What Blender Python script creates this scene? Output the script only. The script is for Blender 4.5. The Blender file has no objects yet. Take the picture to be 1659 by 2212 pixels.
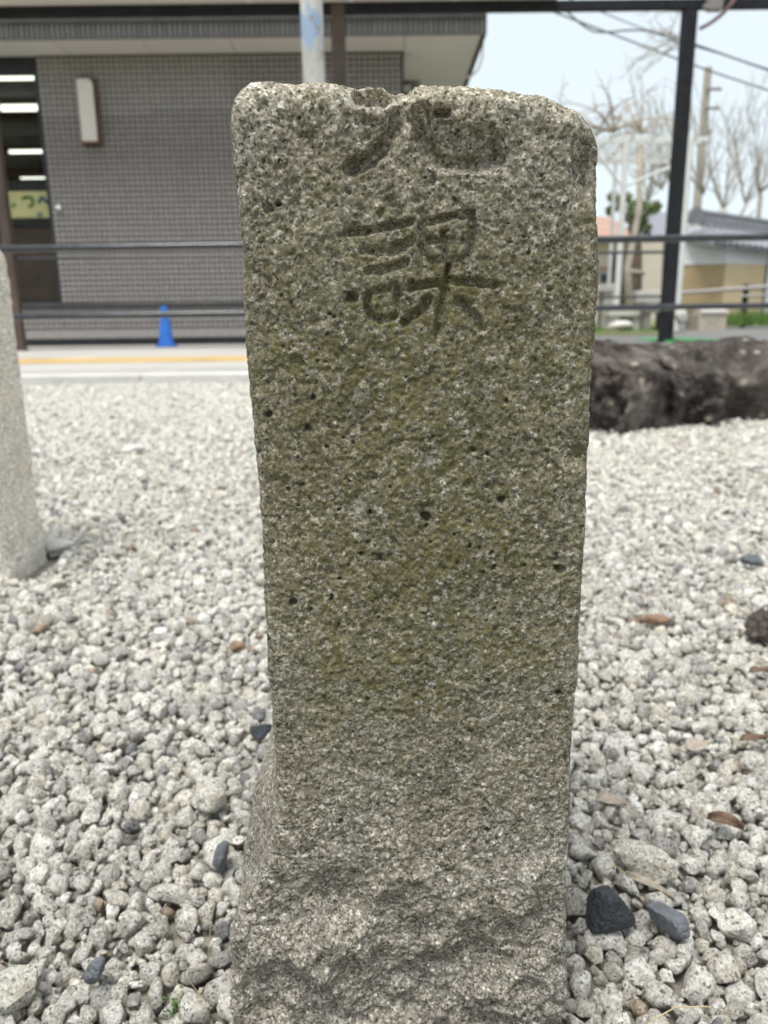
import bpy, math, random
import numpy as np
from mathutils import Vector, Matrix

# ------------------------------------------------------------------ camera
SC = bpy.context.scene
COL = SC.collection
CAM_H = 0.30
PITCH, ROLL = math.radians(14.0), math.radians(0.70)
FPX = 1661.0                     # focal length in pixels of a 1659 x 2212 picture
_f = Vector((0, math.cos(PITCH), -math.sin(PITCH)))
_r0, _u0 = Vector((1, 0, 0)), Vector((0, math.sin(PITCH), math.cos(PITCH)))
_r = _r0 * math.cos(ROLL) - _u0 * math.sin(ROLL)
_u = _u0 * math.cos(ROLL) + _r0 * math.sin(ROLL)
cam_d = bpy.data.cameras.new('camera')
cam_d.sensor_fit = 'VERTICAL'
cam_d.sensor_height = 36.0
cam_d.sensor_width = 27.0
cam_d.lens = 36.0 * FPX / 2212.0
cam_d.clip_start, cam_d.clip_end = 0.01, 500.0
cam_d.dof.use_dof = True
cam_d.dof.focus_distance = 0.262
cam_d.dof.aperture_fstop = 15.5
cam = bpy.data.objects.new('camera', cam_d)
cam.matrix_world = Matrix(((_r.x, _u.x, -_f.x, 0), (_r.y, _u.y, -_f.y, 0), (_r.z, _u.z, -_f.z, CAM_H), (0, 0, 0, 1)))
COL.objects.link(cam)
SC.camera = cam

# ------------------------------------------------------------------ light: bright overcast
SUN_EL, SUN_AZ = math.radians(70), math.radians(150)     # azimuth from +Y (ahead of the camera) towards -X
W = bpy.data.worlds.new('World'); SC.world = W; W.use_nodes = True
nt = W.node_tree; nt.nodes.clear()
sky = nt.nodes.new('ShaderNodeTexSky'); sky.sky_type = 'NISHITA'; sky.sun_disc = False
sky.sun_elevation = SUN_EL; sky.sun_rotation = -SUN_AZ
sky.air_density = 1.0; sky.dust_density = 2.5; sky.ozone_density = 1.0
mix = nt.nodes.new('ShaderNodeMix'); mix.data_type = 'RGBA'; mix.inputs[0].default_value = 0.80
mix.inputs['B'].default_value = (5.75, 6.35, 6.6, 1)        # even cloud deck
bgn = nt.nodes.new('ShaderNodeBackground'); bgn.inputs['Strength'].default_value = 0.105
wo = nt.nodes.new('ShaderNodeOutputWorld')
nt.links.new(sky.outputs[0], mix.inputs['A']); nt.links.new(mix.outputs['Result'], bgn.inputs['Color'])
nt.links.new(bgn.outputs[0], wo.inputs['Surface'])
sd = bpy.data.lights.new('sun', 'SUN'); sd.energy = 2.4; sd.angle = math.radians(20); sd.color = (1.0, 0.97, 0.92)
sun = bpy.data.objects.new('sun', sd); COL.objects.link(sun)
sdir = Vector((-math.sin(SUN_AZ) * math.cos(SUN_EL), math.cos(SUN_AZ) * math.cos(SUN_EL), math.sin(SUN_EL)))
sun.rotation_euler = sdir.to_track_quat('Z', 'Y').to_euler()
vs = SC.view_settings
vs.view_transform = 'Standard'; vs.look = 'None'; vs.exposure = 0.72; vs.gamma = 1.0; vs.use_curve_mapping = False

SC.cycles.max_bounces = 6; SC.cycles.diffuse_bounces = 3; SC.cycles.glossy_bounces = 2; SC.cycles.transmission_bounces = 4

# ------------------------------------------------------------------ helpers
random.seed(7)
RNG = np.random.default_rng(11)

def ray(px, py):
    return _f + _r * ((px - 829.5) / FPX) - _u * ((py - 1106) / FPX)
def at(px, py, Y):
    d = ray(px, py); return Vector((0, 0, CAM_H)) + d * (Y / d.y)
def onz(px, py, z):
    d = ray(px, py); return Vector((0, 0, CAM_H)) + d * ((z - CAM_H) / d.z)
def project(P):
    Q = P - np.array((0, 0, CAM_H))
    dz = Q @ np.array(_f)
    return 829.5 + FPX * (Q @ np.array(_r)) / dz, 1106 - FPX * (Q @ np.array(_u)) / dz

def _hash(ix, iy, iz, seed):
    h = (ix * 374761393 + iy * 668265263 + iz * 2147483647 + seed * 1274126177) & 0xFFFFFFFF
    h = ((h ^ (h >> 13)) * 1274126177) & 0xFFFFFFFF
    h = ((h ^ (h >> 15)) * 2246822519) & 0xFFFFFFFF
    return ((h ^ (h >> 16)) & 0xFFFFFF) / float(0xFFFFFF)
def noise(P, scale, seed=0):
    Q = np.asarray(P, dtype=np.float64) * scale + 1000.0
    I = np.floor(Q).astype(np.int64); F = Q - I; F = F * F * F * (F * (F * 6 - 15) + 10)
    out = 0.0
    for dx in (0, 1):
        wx = F[..., 0] if dx else 1 - F[..., 0]
        for dy in (0, 1):
            wy = F[..., 1] if dy else 1 - F[..., 1]
            for dz in (0, 1):
                wz = F[..., 2] if dz else 1 - F[..., 2]
                out = out + wx * wy * wz * _hash(I[..., 0] + dx, I[..., 1] + dy, I[..., 2] + dz, seed)
    return out * 2 - 1
def fbm(P, scale, octaves=4, seed=0, gain=0.5):
    s, a, t = 0.0, 1.0, 0.0
    for o in range(octaves):
        s = s + a * noise(P, scale * 2 ** o, seed + o * 17); t += a; a *= gain
    return s / t

def worley(P, scale, seed=0):
    Q = np.asarray(P, dtype=np.float64) * scale + 500.0
    I = np.floor(Q).astype(np.int64); best = np.full(len(Q), 9.0)
    for dx in (-1, 0, 1):
        for dy in (-1, 0, 1):
            for dz in (-1, 0, 1):
                J = I + np.array((dx, dy, dz))
                d2 = sum((J[:, a] + _hash(J[:, 0], J[:, 1], J[:, 2], seed + 31 * a) - Q[:, a]) ** 2 for a in range(3))
                best = np.minimum(best, d2)
    return np.sqrt(best)

class MB:
    """collects shapes; build() links them as one mesh object"""
    def __init__(self): self.v, self.f = [], []
    def raw(self, v, f):
        n = len(self.v); self.v += [tuple(p) for p in v]; self.f += [tuple(i + n for i in q) for q in f]; return self
    def box(self, x0, x1, y0, y1, z0, z1):
        v = [(x0, y0, z0), (x1, y0, z0), (x1, y1, z0), (x0, y1, z0), (x0, y0, z1), (x1, y0, z1), (x1, y1, z1), (x0, y1, z1)]
        return self.raw(v, [(0, 3, 2, 1), (4, 5, 6, 7), (0, 1, 5, 4), (1, 2, 6, 5), (2, 3, 7, 6), (3, 0, 4, 7)])
    def bbox(self, x0, x1, y0, y1, z0, z1, b):
        """box with chamfered edges along all 12 edges"""
        import bmesh
        bm = bmesh.new()
        vs_ = [bm.verts.new(p) for p in [(x0, y0, z0), (x1, y0, z0), (x1, y1, z0), (x0, y1, z0), (x0, y0, z1), (x1, y0, z1), (x1, y1, z1), (x0, y1, z1)]]
        for q in [(0, 3, 2, 1), (4, 5, 6, 7), (0, 1, 5, 4), (1, 2, 6, 5), (2, 3, 7, 6), (3, 0, 4, 7)]: bm.faces.new([vs_[i] for i in q])
        bmesh.ops.bevel(bm, geom=bm.edges[:], offset=b, segments=2, affect='EDGES', profile=0.5)
        bm.verts.index_update()
        self.raw([tuple(v.co) for v in bm.verts], [tuple(v.index for v in f.verts) for f in bm.faces]); bm.free(); return self
    def tube(self, pts, rad, n=10, cap=True):
        pts = [Vector(p) for p in pts]; m = len(pts)
        rad = [rad] * m if not isinstance(rad, (list, tuple)) else rad
        base = len(self.v); up = None
        for i, p in enumerate(pts):
            t = (pts[min(i + 1, m - 1)] - pts[max(i - 1, 0)]).normalized()
            if up is None: up = t.orthogonal().normalized()
            up = (up - t * up.dot(t))
            up = up.normalized() if up.length > 1e-6 else t.orthogonal().normalized()
            s = t.cross(up)
            for k in range(n):
                a = 2 * math.pi * k / n
                self.v.append(tuple(p + (up * math.cos(a) + s * math.sin(a)) * rad[i]))
        for i in range(m - 1):
            for k in range(n):
                a, b = base + i * n + k, base + i * n + (k + 1) % n
                self.f.append((a, b, b + n, a + n))
        if cap:
            self.f.append(tuple(base + k for k in range(n))[::-1]); self.f.append(tuple(base + (m - 1) * n + k for k in range(n)))
        return self
    def prism(self, poly, y0, y1):
        """polygon in XZ extruded along Y"""
        n = len(poly)
        v = [(x, y0, z) for x, z in poly] + [(x, y1, z) for x, z in poly]
        f = [tuple(range(n)), tuple(range(n, 2 * n))[::-1]] + [(i, i + n, (i + 1) % n + n, (i + 1) % n) for i in range(n)]
        return self.raw(v, f)
    def quadslab(self, p, t):
        """four corner points and a thickness vector"""
        p = [Vector(a) for a in p]; t = Vector(t)
        v = p + [a + t for a in p]
        return self.raw(v, [(0, 1, 2, 3), (7, 6, 5, 4), (0, 4, 5, 1), (1, 5, 6, 2), (2, 6, 7, 3), (3, 7, 4, 0)])
    def mesh(self, name, mat, smooth=False):
        me = bpy.data.meshes.new(name); me.from_pydata(self.v, [], self.f)
        import bmesh
        bm = bmesh.new(); bm.from_mesh(me); bmesh.ops.recalc_face_normals(bm, faces=bm.faces[:]); bm.to_mesh(me); bm.free()
        if smooth: me.polygons.foreach_set('use_smooth', [True] * len(me.polygons))
        me.materials.append(mat); me.update(); return me
    def build(self, name, mat, parent=None, smooth=False, angle=None):
        me = self.mesh(name, mat, smooth)
        if angle is not None:
            me.polygons.foreach_set('use_smooth', [True] * len(me.polygons)); me.set_sharp_from_angle(angle=math.radians(angle))
        return link(name, me, parent)
def link(name, me, parent=None):
    o = bpy.data.objects.new(name, me); COL.objects.link(o)
    if parent is not None:
        o.parent = parent
        o.matrix_parent_inverse = Matrix.Translation(parent.location).inverted() if parent.location.length else Matrix()
    return o
def tag(o, label=None, cat=None, group=None, kind=None):
    for k, v in (('label', label), ('category', cat), ('group', group), ('kind', kind)):
        if v: o[k] = v
    return o
def empty(name, loc, label, cat, group=None):
    o = bpy.data.objects.new(name, None); COL.objects.link(o); o.location = loc; o.empty_display_size = 0.05
    return tag(o, label, cat, group)
def np_mesh(name, V, F, mat, smooth=True, attr=None):
    """V (n,3) float, F (m,3|4) int"""
    me = bpy.data.meshes.new(name)
    V = np.ascontiguousarray(V, dtype=np.float32); F = np.ascontiguousarray(F, dtype=np.int32)
    k = F.shape[1]
    me.vertices.add(len(V)); me.vertices.foreach_set('co', V.ravel())
    me.loops.add(F.size); me.loops.foreach_set('vertex_index', F.ravel())
    me.polygons.add(len(F)); me.polygons.foreach_set('loop_start', np.arange(len(F), dtype=np.int32) * k)
    try: me.polygons.foreach_set('loop_total', np.full(len(F), k, dtype=np.int32))
    except Exception: pass
    if smooth: me.polygons.foreach_set('use_smooth', np.ones(len(F), dtype=bool))
    me.update(calc_edges=True)
    if attr:
        for an, arr in attr.items():
            a = me.attributes.new(an, 'FLOAT_COLOR', 'POINT')
            a.data.foreach_set('color', np.ascontiguousarray(arr, dtype=np.float32).ravel())
    me.materials.append(mat); return me

# ------------------------------------------------------------------ materials
class NT:
    def __init__(self, name, rough=0.6, spec=0.5, metal=0.0):
        self.m = bpy.data.materials.new(name); self.m.use_nodes = True
        self.t = self.m.node_tree; self.b = self.t.nodes['Principled BSDF']
        self.b.inputs['Roughness'].default_value = rough; self.b.inputs['Metallic'].default_value = metal
        self.b.inputs['Specular IOR Level'].default_value = spec
        self.tc = self.t.nodes.new('ShaderNodeTexCoord')
    def n(self, ty, **kw):
        nd = self.t.nodes.new(ty)
        for k, v in kw.items():
            if k in nd.inputs: nd.inputs[k].default_value = v
            else: setattr(nd, k, v)
        return nd
    def l(self, a, b): self.t.links.new(a, b)
    def coord(self, which='Object'): return self.tc.outputs[which]
    def noise(self, scale, detail=4, rough=0.55, vec=None, dist=0.0):
        nd = self.n('ShaderNodeTexNoise', Scale=scale, Detail=detail, Roughness=rough, Distortion=dist); self.l(vec or self.coord(), nd.inputs['Vector']); return nd.outputs['Fac']
    def voro(self, scale, vec=None, feature='F1'):
        nd = self.n('ShaderNodeTexVoronoi', Scale=scale); nd.feature = feature; self.l(vec or self.coord(), nd.inputs['Vector']); return nd
    def ramp(self, fac, stops, mode='LINEAR'):
        nd = self.n('ShaderNodeValToRGB'); nd.color_ramp.interpolation = mode
        e = nd.color_ramp.elements
        while len(e) < len(stops): e.new(0.5)
        for el, (p, c) in zip(e, stops): el.position = p; el.color = (c, c, c, 1) if isinstance(c, (int, float)) else (*c, 1)
        self.l(fac, nd.inputs['Fac']); return nd.outputs['Color']
    def mix(self, fac, a, b, mode='MIX'):
        nd = self.n('ShaderNodeMix', data_type='RGBA', blend_type=mode)
        for i_, (s, val) in enumerate(((nd.inputs[0], fac), (nd.inputs['A'], a), (nd.inputs['B'], b))):
            if isinstance(val, bpy.types.NodeSocket): self.l(val, s)
            elif isinstance(val, (int, float)): s.default_value = val if i_ == 0 else (val, val, val, 1)
            else: s.default_value = (*val, 1)
        return nd.outputs['Result']
    def math(self, op, a, b=0.5):
        nd = self.n('ShaderNodeMath', operation=op)
        for s, val in ((nd.inputs[0], a), (nd.inputs[1], b)):
            if isinstance(val, (int, float)): s.default_value = val
            else: self.l(val, s)
        return nd.outputs[0]
    def color(self, c):
        if isinstance(c, tuple): self.b.inputs['Base Color'].default_value = (*c, 1)
        else: self.l(c, self.b.inputs['Base Color'])
    def bump(self, h, strength, dist, prev=None):
        nd = self.n('ShaderNodeBump', Strength=strength, Distance=dist); self.l(h, nd.inputs['Height'])
        if prev: self.l(prev, nd.inputs['Normal'])
        self.l(nd.outputs[0], self.b.inputs['Normal']); return nd.outputs[0]

def plain(name, c, rough=0.6, var=0.18, scale=6.0, bump=0.0, bscale=80, metal=0.0, spec=0.5, c2=None, detail=5):
    t = NT(name, rough, spec, metal)
    f = t.noise(scale, detail, 0.6)
    lo = tuple(x * (1 - var) for x in c); hi = c2 or tuple(min(1, x * (1 + var)) for x in c)
    t.color(t.ramp(f, [(0.3, lo), (0.7, hi)]))
    r = t.ramp(t.noise(scale * 3, 3), [(0.3, max(0, rough - 0.1)), (0.7, min(1, rough + 0.1))]); t.l(r, t.b.inputs['Roughness'])
    if bump: t.bump(t.noise(bscale, 4), bump, 0.01)
    return t.m
def emit(name, c, s):
    t = NT(name, 0.5); t.color(c); t.b.inputs['Emission Color'].default_value = (*c, 1); t.b.inputs['Emission Strength'].default_value = s; return t.m

def granite(name, light, moss, grain=1250.0):
    t = NT(name, 0.9, 0.2)
    v = t.voro(grain); v.inputs['Randomness'].default_value = 1.0
    sep = t.n('ShaderNodeSeparateColor'); t.l(v.outputs['Color'], sep.inputs[0])
    k = light
    g = t.ramp(sep.outputs[0], [(0.0, (0.06 * k, 0.058 * k, 0.055 * k)), (0.07, (0.09 * k, 0.085 * k, 0.075 * k)), (0.10, (0.185 * k, 0.165 * k, 0.132 * k)),
                                (0.40, (0.265 * k, 0.236 * k, 0.190 * k)), (0.70, (0.34 * k, 0.306 * k, 0.252 * k)), (0.88, (0.46 * k, 0.425 * k, 0.365 * k)), (1.0, (0.60 * k, 0.57 * k, 0.515 * k))])
    v2 = t.voro(grain * 0.5)
    s2 = t.n('ShaderNodeSeparateColor'); t.l(v2.outputs['Color'], s2.inputs[0])
    g2 = t.ramp(s2.outputs[1], [(0, 0.78), (0.5, 1.0), (1, 1.18)])
    g = t.mix(1.0, g, g2, 'MULTIPLY')
    cl0 = t.ramp(t.noise(310, 7, 0.82), [(0.32, 0.20), (0.43, 0.70), (0.55, 1.15), (0.67, 2.05)])
    g = t.mix(1.0, g, cl0, 'MULTIPLY')
    # dark mica spots
    v3 = t.voro(grain * 0.16)
    spot = t.ramp(v3.outputs['Distance'], [(0.0, 1.0), (0.11, 1.0), (0.15, 0.0)])
    s3 = t.n('ShaderNodeSeparateColor'); t.l(v3.outputs['Color'], s3.inputs[0])
    pick = t.ramp(s3.outputs[2], [(0.72, 0.0), (0.74, 1.0)])
    g = t.mix(t.math('MULTIPLY', t.math('MULTIPLY', spot, pick), 0.85), g, (0.03 * k, 0.03 * k, 0.028 * k))
    # warm/grey weathering clouds
    g = t.mix(t.ramp(t.noise(22, 5, 0.6), [(0.42, 0.0), (0.72, 0.4)]), g, t.mix(1.0, g, (0.98, 0.89, 0.77), 'MULTIPLY'))
    g = t.mix(1.0, g, (0.985, 1.0, 1.04), 'MULTIPLY')
    g = t.mix(t.ramp(t.noise(34, 4, 0.6, dist=0.5), [(0.45, 0.0), (0.75, 0.6)]), g, t.mix(1.0, g, (0.55, 0.53, 0.50), 'MULTIPLY'))
    if moss:
        sx = t.n('ShaderNodeSeparateXYZ'); t.l(t.coord(), sx.inputs[0])
        band = t.ramp(sx.outputs['Z'], [(0.02, 0.14), (0.10, 0.26), (0.18, 0.92), (0.30, 1.0), (0.36, 0.40)])
        xr = t.math('ADD', t.math('MULTIPLY', sx.outputs['X'], 7.0), 0.45)
        bandx = t.ramp(xr, [(0.0, 0.45), (0.30, 0.9), (0.6, 1.0), (0.92, 0.75)])
        cl = t.ramp(t.noise(27, 6, 0.68, dist=0.9), [(0.40, 0.0), (0.56, 1.0)])
        fine = t.ramp(t.noise(330, 5, 0.75), [(0.36, 0.25), (0.54, 1.0)])
        mk = t.math('MULTIPLY', t.math('MULTIPLY', cl, fine), t.math('MULTIPLY', band, bandx))
        base = t.math('MULTIPLY', t.math('MULTIPLY', band, bandx), t.math('MULTIPLY', fine, 0.82))
        mk = t.math('MINIMUM', t.math('MAXIMUM', mk, base), 0.80)
        mc = t.ramp(t.noise(90, 4), [(0.3, (0.064, 0.059, 0.013)), (0.7, (0.140, 0.128, 0.034))])
        g = t.mix(mk, g, mc)
        # pale lichen specks
        lv = t.voro(120); lp = t.n('ShaderNodeSeparateColor'); t.l(lv.outputs['Color'], lp.inputs[0])
        lm = t.math('MULTIPLY', t.ramp(lp.outputs[0], [(0.95, 0.0), (0.97, 0.5)]), t.ramp(t.math('ADD', lv.outputs['Distance'], t.math('MULTIPLY', t.noise(500, 3), 0.4)), [(0.35, 0.75), (0.5, 0.0)]))
        g = t.mix(lm, g, (0.44, 0.45, 0.40))
    t.color(g)
    sz = t.n('ShaderNodeSeparateXYZ'); t.l(t.coord(), sz.inputs[0])
    if moss:   # sky-lit rim painted in: stone colour brightened along the top edge
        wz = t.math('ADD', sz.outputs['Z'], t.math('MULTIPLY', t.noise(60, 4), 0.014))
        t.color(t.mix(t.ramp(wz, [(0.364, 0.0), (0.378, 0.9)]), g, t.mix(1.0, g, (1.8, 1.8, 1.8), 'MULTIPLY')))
    h = t.math('ADD', t.noise(700, 6, 0.78), t.math('MULTIPLY', s2.outputs[2], 0.2))
    t.bump(h, 1.0, 0.0011)
    return t.m

M = {}
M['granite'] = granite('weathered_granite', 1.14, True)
M['granite_pale'] = granite('pale_granite', 2.6, False)

def gravel_mat(name, use_attr):
    t = NT(name, 0.9, 0.25)
    oi = t.n('ShaderNodeObjectInfo')
    if use_attr == 'tint':
        at_ = t.n('ShaderNodeAttribute', attribute_name='tint', attribute_type='INSTANCER'); base = at_.outputs['Color']
        gp = t.n('ShaderNodeNewGeometry'); vec = gp.outputs['Position']
    elif use_attr == 'plain':
        base = t.ramp(oi.outputs['Random'], [(0, (0.66, 0.62, 0.54)), (1, (0.74, 0.71, 0.64))]); vec = t.coord()
    else:
        base = t.ramp(oi.outputs['Random'], [(0, (0.64, 0.60, 0.52)), (0.25, (0.75, 0.72, 0.655)), (0.5, (0.68, 0.655, 0.60)), (0.75, (0.80, 0.775, 0.715)), (0.93, (0.56, 0.535, 0.49)), (1, (0.42, 0.405, 0.385))])
        mp = t.n('ShaderNodeVectorMath', operation='ADD'); scl = t.n('ShaderNodeVectorMath', operation='SCALE'); t.l(t.coord(), scl.inputs[0]); scl.inputs['Scale'].default_value = 0.0065; t.l(scl.outputs[0], mp.inputs[0])
        cm = t.n('ShaderNodeCombineXYZ'); t.l(t.math('MULTIPLY', oi.outputs['Random'], 57.0), cm.inputs[0]); t.l(cm.outputs[0], mp.inputs[1]); vec = mp.outputs[0]
    v = t.voro(900, vec); s = t.n('ShaderNodeSeparateColor'); t.l(v.outputs['Color'], s.inputs[0])
    g = t.mix(1.0, base, t.ramp(s.outputs[0], [(0, 0.30), (0.06, 0.42), (0.09, 0.74), (0.4, 0.95), (1, 1.20)]), 'MULTIPLY')
    g = t.mix(1.0, g, t.ramp(t.noise(480, 5, 0.75, vec), [(0.36, 0.70), (0.48, 1.06), (0.62, 1.30)]), 'MULTIPLY')
    g = t.mix(t.ramp(t.noise(190, 5, 0.7, vec), [(0.46, 0.0), (0.68, 0.75)]), g, t.mix(1.0, g, (0.64, 0.59, 0.50), 'MULTIPLY'))
    t.color(g)
    b1 = t.bump(t.noise(300, 6, 0.76, vec), 1.0, 0.0040)
    t.bump(s.outputs[1], 0.3, 0.0007, b1)
    return t.m
M['gravel'] = gravel_mat('white_gravel', 'tint')
M['pebble'] = gravel_mat('white_pebble', None)
M['loose_white'] = gravel_mat('loose_white_stone', 'plain')
M['soil'] = plain('gravel_grit', (0.26, 0.24, 0.20), 0.95, 0.35, 60, 0.6, 300)

def rockmat():
    t = NT('dark_volcanic_rock', 0.92, 0.25)
    g = t.ramp(t.noise(9, 6, 0.65), [(0.34, (0.018, 0.016, 0.015)), (0.52, (0.100, 0.084, 0.074)), (0.74, (0.32, 0.28, 0.25))])
    g = t.mix(t.ramp(t.noise(5, 4, 0.6, dist=0.6), [(0.45, 0), (0.7, 0.6)]), g, (0.095, 0.068, 0.058))
    v = t.voro(24); s = t.n('ShaderNodeSeparateColor'); t.l(v.outputs['Color'], s.inputs[0])
    lm = t.math('MULTIPLY', t.ramp(s.outputs[0], [(0.62, 0), (0.66, 1)]), t.ramp(t.math('ADD', v.outputs['Distance'], t.math('MULTIPLY', t.noise(60, 3), 0.5)), [(0.36, 0.9), (0.58, 0)]))
    g = t.mix(lm, g, (0.48, 0.41, 0.33))
    g = t.mix(t.ramp(t.noise(40, 5, 0.7), [(0.5, 0), (0.8, 0.6)]), g, (0.30, 0.27, 0.24))
    t.color(g); t.bump(t.noise(45, 6, 0.7), 0.9, 0.02); return t.m
M['rock'] = rockmat()
M['dark_stone'] = plain('dark_slate_stone', (0.036, 0.041, 0.050), 0.6, 0.4, 120, 0.5, 400)
M['grey_stone'] = plain('grey_slate_stone', (0.13, 0.14, 0.155), 0.7, 0.3, 150, 0.5, 400)
M['rust_stone'] = plain('reddish_stone', (0.27, 0.17, 0.115), 0.85, 0.3, 150, 0.5, 400)
M['leaf'] = plain('dry_leaf', (0.15, 0.092, 0.062), 0.7, 0.45, 180, 0.4, 500)
M['leaf_pale'] = plain('pale_dry_leaf', (0.35, 0.30, 0.24), 0.7, 0.35, 180, 0.4, 500)
M['straw'] = plain('dry_stem', (0.42, 0.34, 0.20), 0.8, 0.3, 100)
M['cone_scale'] = plain('pine_cone_scale', (0.10, 0.075, 0.066), 0.8, 0.4, 150, 0.4, 300)
M['moss'] = plain('moss_green', (0.07, 0.13, 0.03), 0.9, 0.4, 200)
M['concrete'] = plain('pale_concrete', (0.44, 0.42, 0.385), 0.9, 0.10, 1.6, 0.25, 90, detail=8)
M['kerb'] = plain('kerb_concrete', (0.56, 0.545, 0.51), 0.85, 0.14, 5, 0.3, 120)
M['yellow'] = plain('worn_yellow_line', (0.50, 0.33, 0.12), 0.85, 0.2, 3, c2=(0.62, 0.44, 0.20))
M['asphalt'] = plain('worn_asphalt', (0.17, 0.165, 0.16), 0.95, 0.15, 3, 0.4, 120)
M['earth'] = plain('grassy_earth', (0.24, 0.21, 0.12), 0.95, 0.3, 1.6, 0.5, 40, c2=(0.22, 0.25, 0.10))
M['tile'] = None
def tilemat():
    t = NT('grey_mosaic_tile', 0.55, 0.45)
    oi = t.n('ShaderNodeObjectInfo')
    v = t.voro(6.3); 
    wn = t.n('ShaderNodeTexWhiteNoise'); 
    sn = t.n('ShaderNodeVectorMath', operation='SNAP'); t.l(t.coord('Object'), sn.inputs[0]); sn.inputs[1].default_value = (0.028, 1, 0.056)
    geo = t.n('ShaderNodeNewGeometry'); sn2 = t.n('ShaderNodeVectorMath', operation='SNAP'); t.l(geo.outputs['Position'], sn2.inputs[0]); sn2.inputs[1].default_value = (0.027, 1.0, 0.054)
    t.l(sn2.outputs[0], wn.inputs['Vector'])
    t.color(t.ramp(wn.outputs['Value'], [(0, (0.265, 0.245, 0.232)), (0.5, (0.29, 0.27, 0.256)), (1, (0.315, 0.294, 0.28))]))
    return t.m
M['tile'] = tilemat()
M['grout'] = plain('dark_grout', (0.060, 0.054, 0.050), 0.9, 0.15, 10)
M['soffit'] = plain('soffit_board', (0.60, 0.575, 0.54), 0.8, 0.06, 1.2)
M['fascia'] = plain('ribbed_grey_metal', (0.050, 0.048, 0.046), 0.7, 0.3, 6)
M['fascia_light'] = plain('ribbed_pale_metal', (0.13, 0.125, 0.12), 0.7, 0.5, 6)
M['black'] = plain('black_steel_paint', (0.012, 0.013, 0.017), 0.7, 0.4, 9, spec=0.25)
M['railpaint'] = plain('black_rail_paint', (0.035, 0.037, 0.042), 0.16, 0.35, 12)
M['brown_steel'] = plain('dark_brown_steel', (0.075, 0.052, 0.040), 0.5, 0.35, 5)
M['brown_trim'] = plain('brown_lamp_trim', (0.10, 0.045, 0.025), 0.45, 0.2, 20)
M['lamp_white'] = plain('opal_acrylic', (0.62, 0.58, 0.53), 0.35, 0.03, 3)
M['frame'] = plain('dark_window_frame', (0.012, 0.013, 0.015), 0.35, 0.3, 10)
M['room'] = plain('brown_interior_wall', (0.055, 0.032, 0.020), 0.8, 0.3, 2)
M['room_olive'] = plain('olive_interior_ceiling', (0.10, 0.09, 0.065), 0.8, 0.1, 2)
M['tube'] = emit('lit_fluorescent_tube', (0.95, 1.0, 0.88), 1.6)
M['sign_yellow'] = plain('pale_yellow_sign', (0.82, 0.78, 0.42), 0.6, 0.05, 3)
M['sign_green'] = plain('sign_green_paint', (0.05, 0.16, 0.03), 0.6, 0.1, 20)
M['sign_blue'] = plain('sign_blue_paint', (0.03, 0.14, 0.24), 0.6, 0.1, 20)
M['chrome'] = plain('bright_steel', (0.85, 0.85, 0.83), 0.15, 0.03, 5, metal=0.4)
M['cone'] = plain('blue_cone_plastic', (0.04, 0.21, 0.74), 0.42, 0.12, 10)
M['white_paint'] = plain('white_paint', (0.66, 0.66, 0.64), 0.5, 0.08, 6)
M['plaster'] = plain('white_plaster', (0.66, 0.66, 0.68), 0.85, 0.05, 2)
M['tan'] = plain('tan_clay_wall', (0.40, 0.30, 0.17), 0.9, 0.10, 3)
M['tan_lit'] = plain('lit_tan_clay_wall', (0.58, 0.46, 0.28), 0.9, 0.08, 3)  # paler copy of the tan wall: light on the right-hand face painted in
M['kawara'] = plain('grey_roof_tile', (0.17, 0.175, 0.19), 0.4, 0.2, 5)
M['kawara_lit'] = plain('grey_roof_tile_lit', (0.30, 0.305, 0.33), 0.4, 0.2, 5)  # lighter copy of the roof tile, its lit tone put into the colour
M['orange_roof'] = plain('orange_roof_tile', (0.40, 0.245, 0.185), 0.7, 0.15, 3)
M['cream'] = plain('cream_siding', (0.62, 0.56, 0.48), 0.8, 0.05, 2)
M['slate'] = plain('grey_slate_roof', (0.22, 0.22, 0.25), 0.6, 0.12, 4)
M['glass'] = plain('dark_glass', (0.03, 0.035, 0.04), 0.08, 0.2, 3)
M['bark'] = plain('brown_bark', (0.16, 0.115, 0.08), 0.95, 0.35, 9, 0.6, 30)
M['branch'] = plain('pale_bare_branch', (0.40, 0.37, 0.33), 0.9, 0.25, 3)
M['vine'] = plain('bare_vine', (0.45, 0.40, 0.33), 0.9, 0.3, 4)
M['foliage'] = plain('green_foliage', (0.085, 0.15, 0.025), 0.7, 0.4, 1.5, c2=(0.20, 0.27, 0.06))
M['grass'] = plain('grass_blades', (0.10, 0.20, 0.035), 0.8, 0.35, 2, c2=(0.20, 0.32, 0.07))
M['concrete_pole'] = plain('grey_concrete_pole', (0.36, 0.33, 0.28), 0.9, 0.12, 2)
M['wire'] = plain('black_wire', (0.05, 0.06, 0.065), 0.6, 0.1, 5)
M['rusty_cable'] = plain('red_brown_cable', (0.14, 0.06, 0.05), 0.6, 0.2, 8)
M['cable_pale'] = plain('pale_cable', (0.62, 0.60, 0.50), 0.5, 0.1, 8)
M['green_mat'] = plain('green_rubber_mat', (0.02, 0.30, 0.07), 0.6, 0.1, 6)
M['stone_block'] = plain('tan_stone_block', (0.42, 0.37, 0.30), 0.9, 0.15, 8, 0.4, 40)
M['stone_dark'] = plain('grey_garden_stone', (0.25, 0.235, 0.215), 0.9, 0.2, 6, 0.4, 30)
M['stone_light'] = plain('pale_garden_stone', (0.55, 0.53, 0.49), 0.85, 0.12, 6, 0.4, 30)
M['grey_rail'] = plain('grey_garden_rail', (0.40, 0.37, 0.36), 0.6, 0.1, 6)
M['pipe'] = plain('grey_drain_pipe', (0.20, 0.185, 0.175), 0.5, 0.1, 6)
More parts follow.
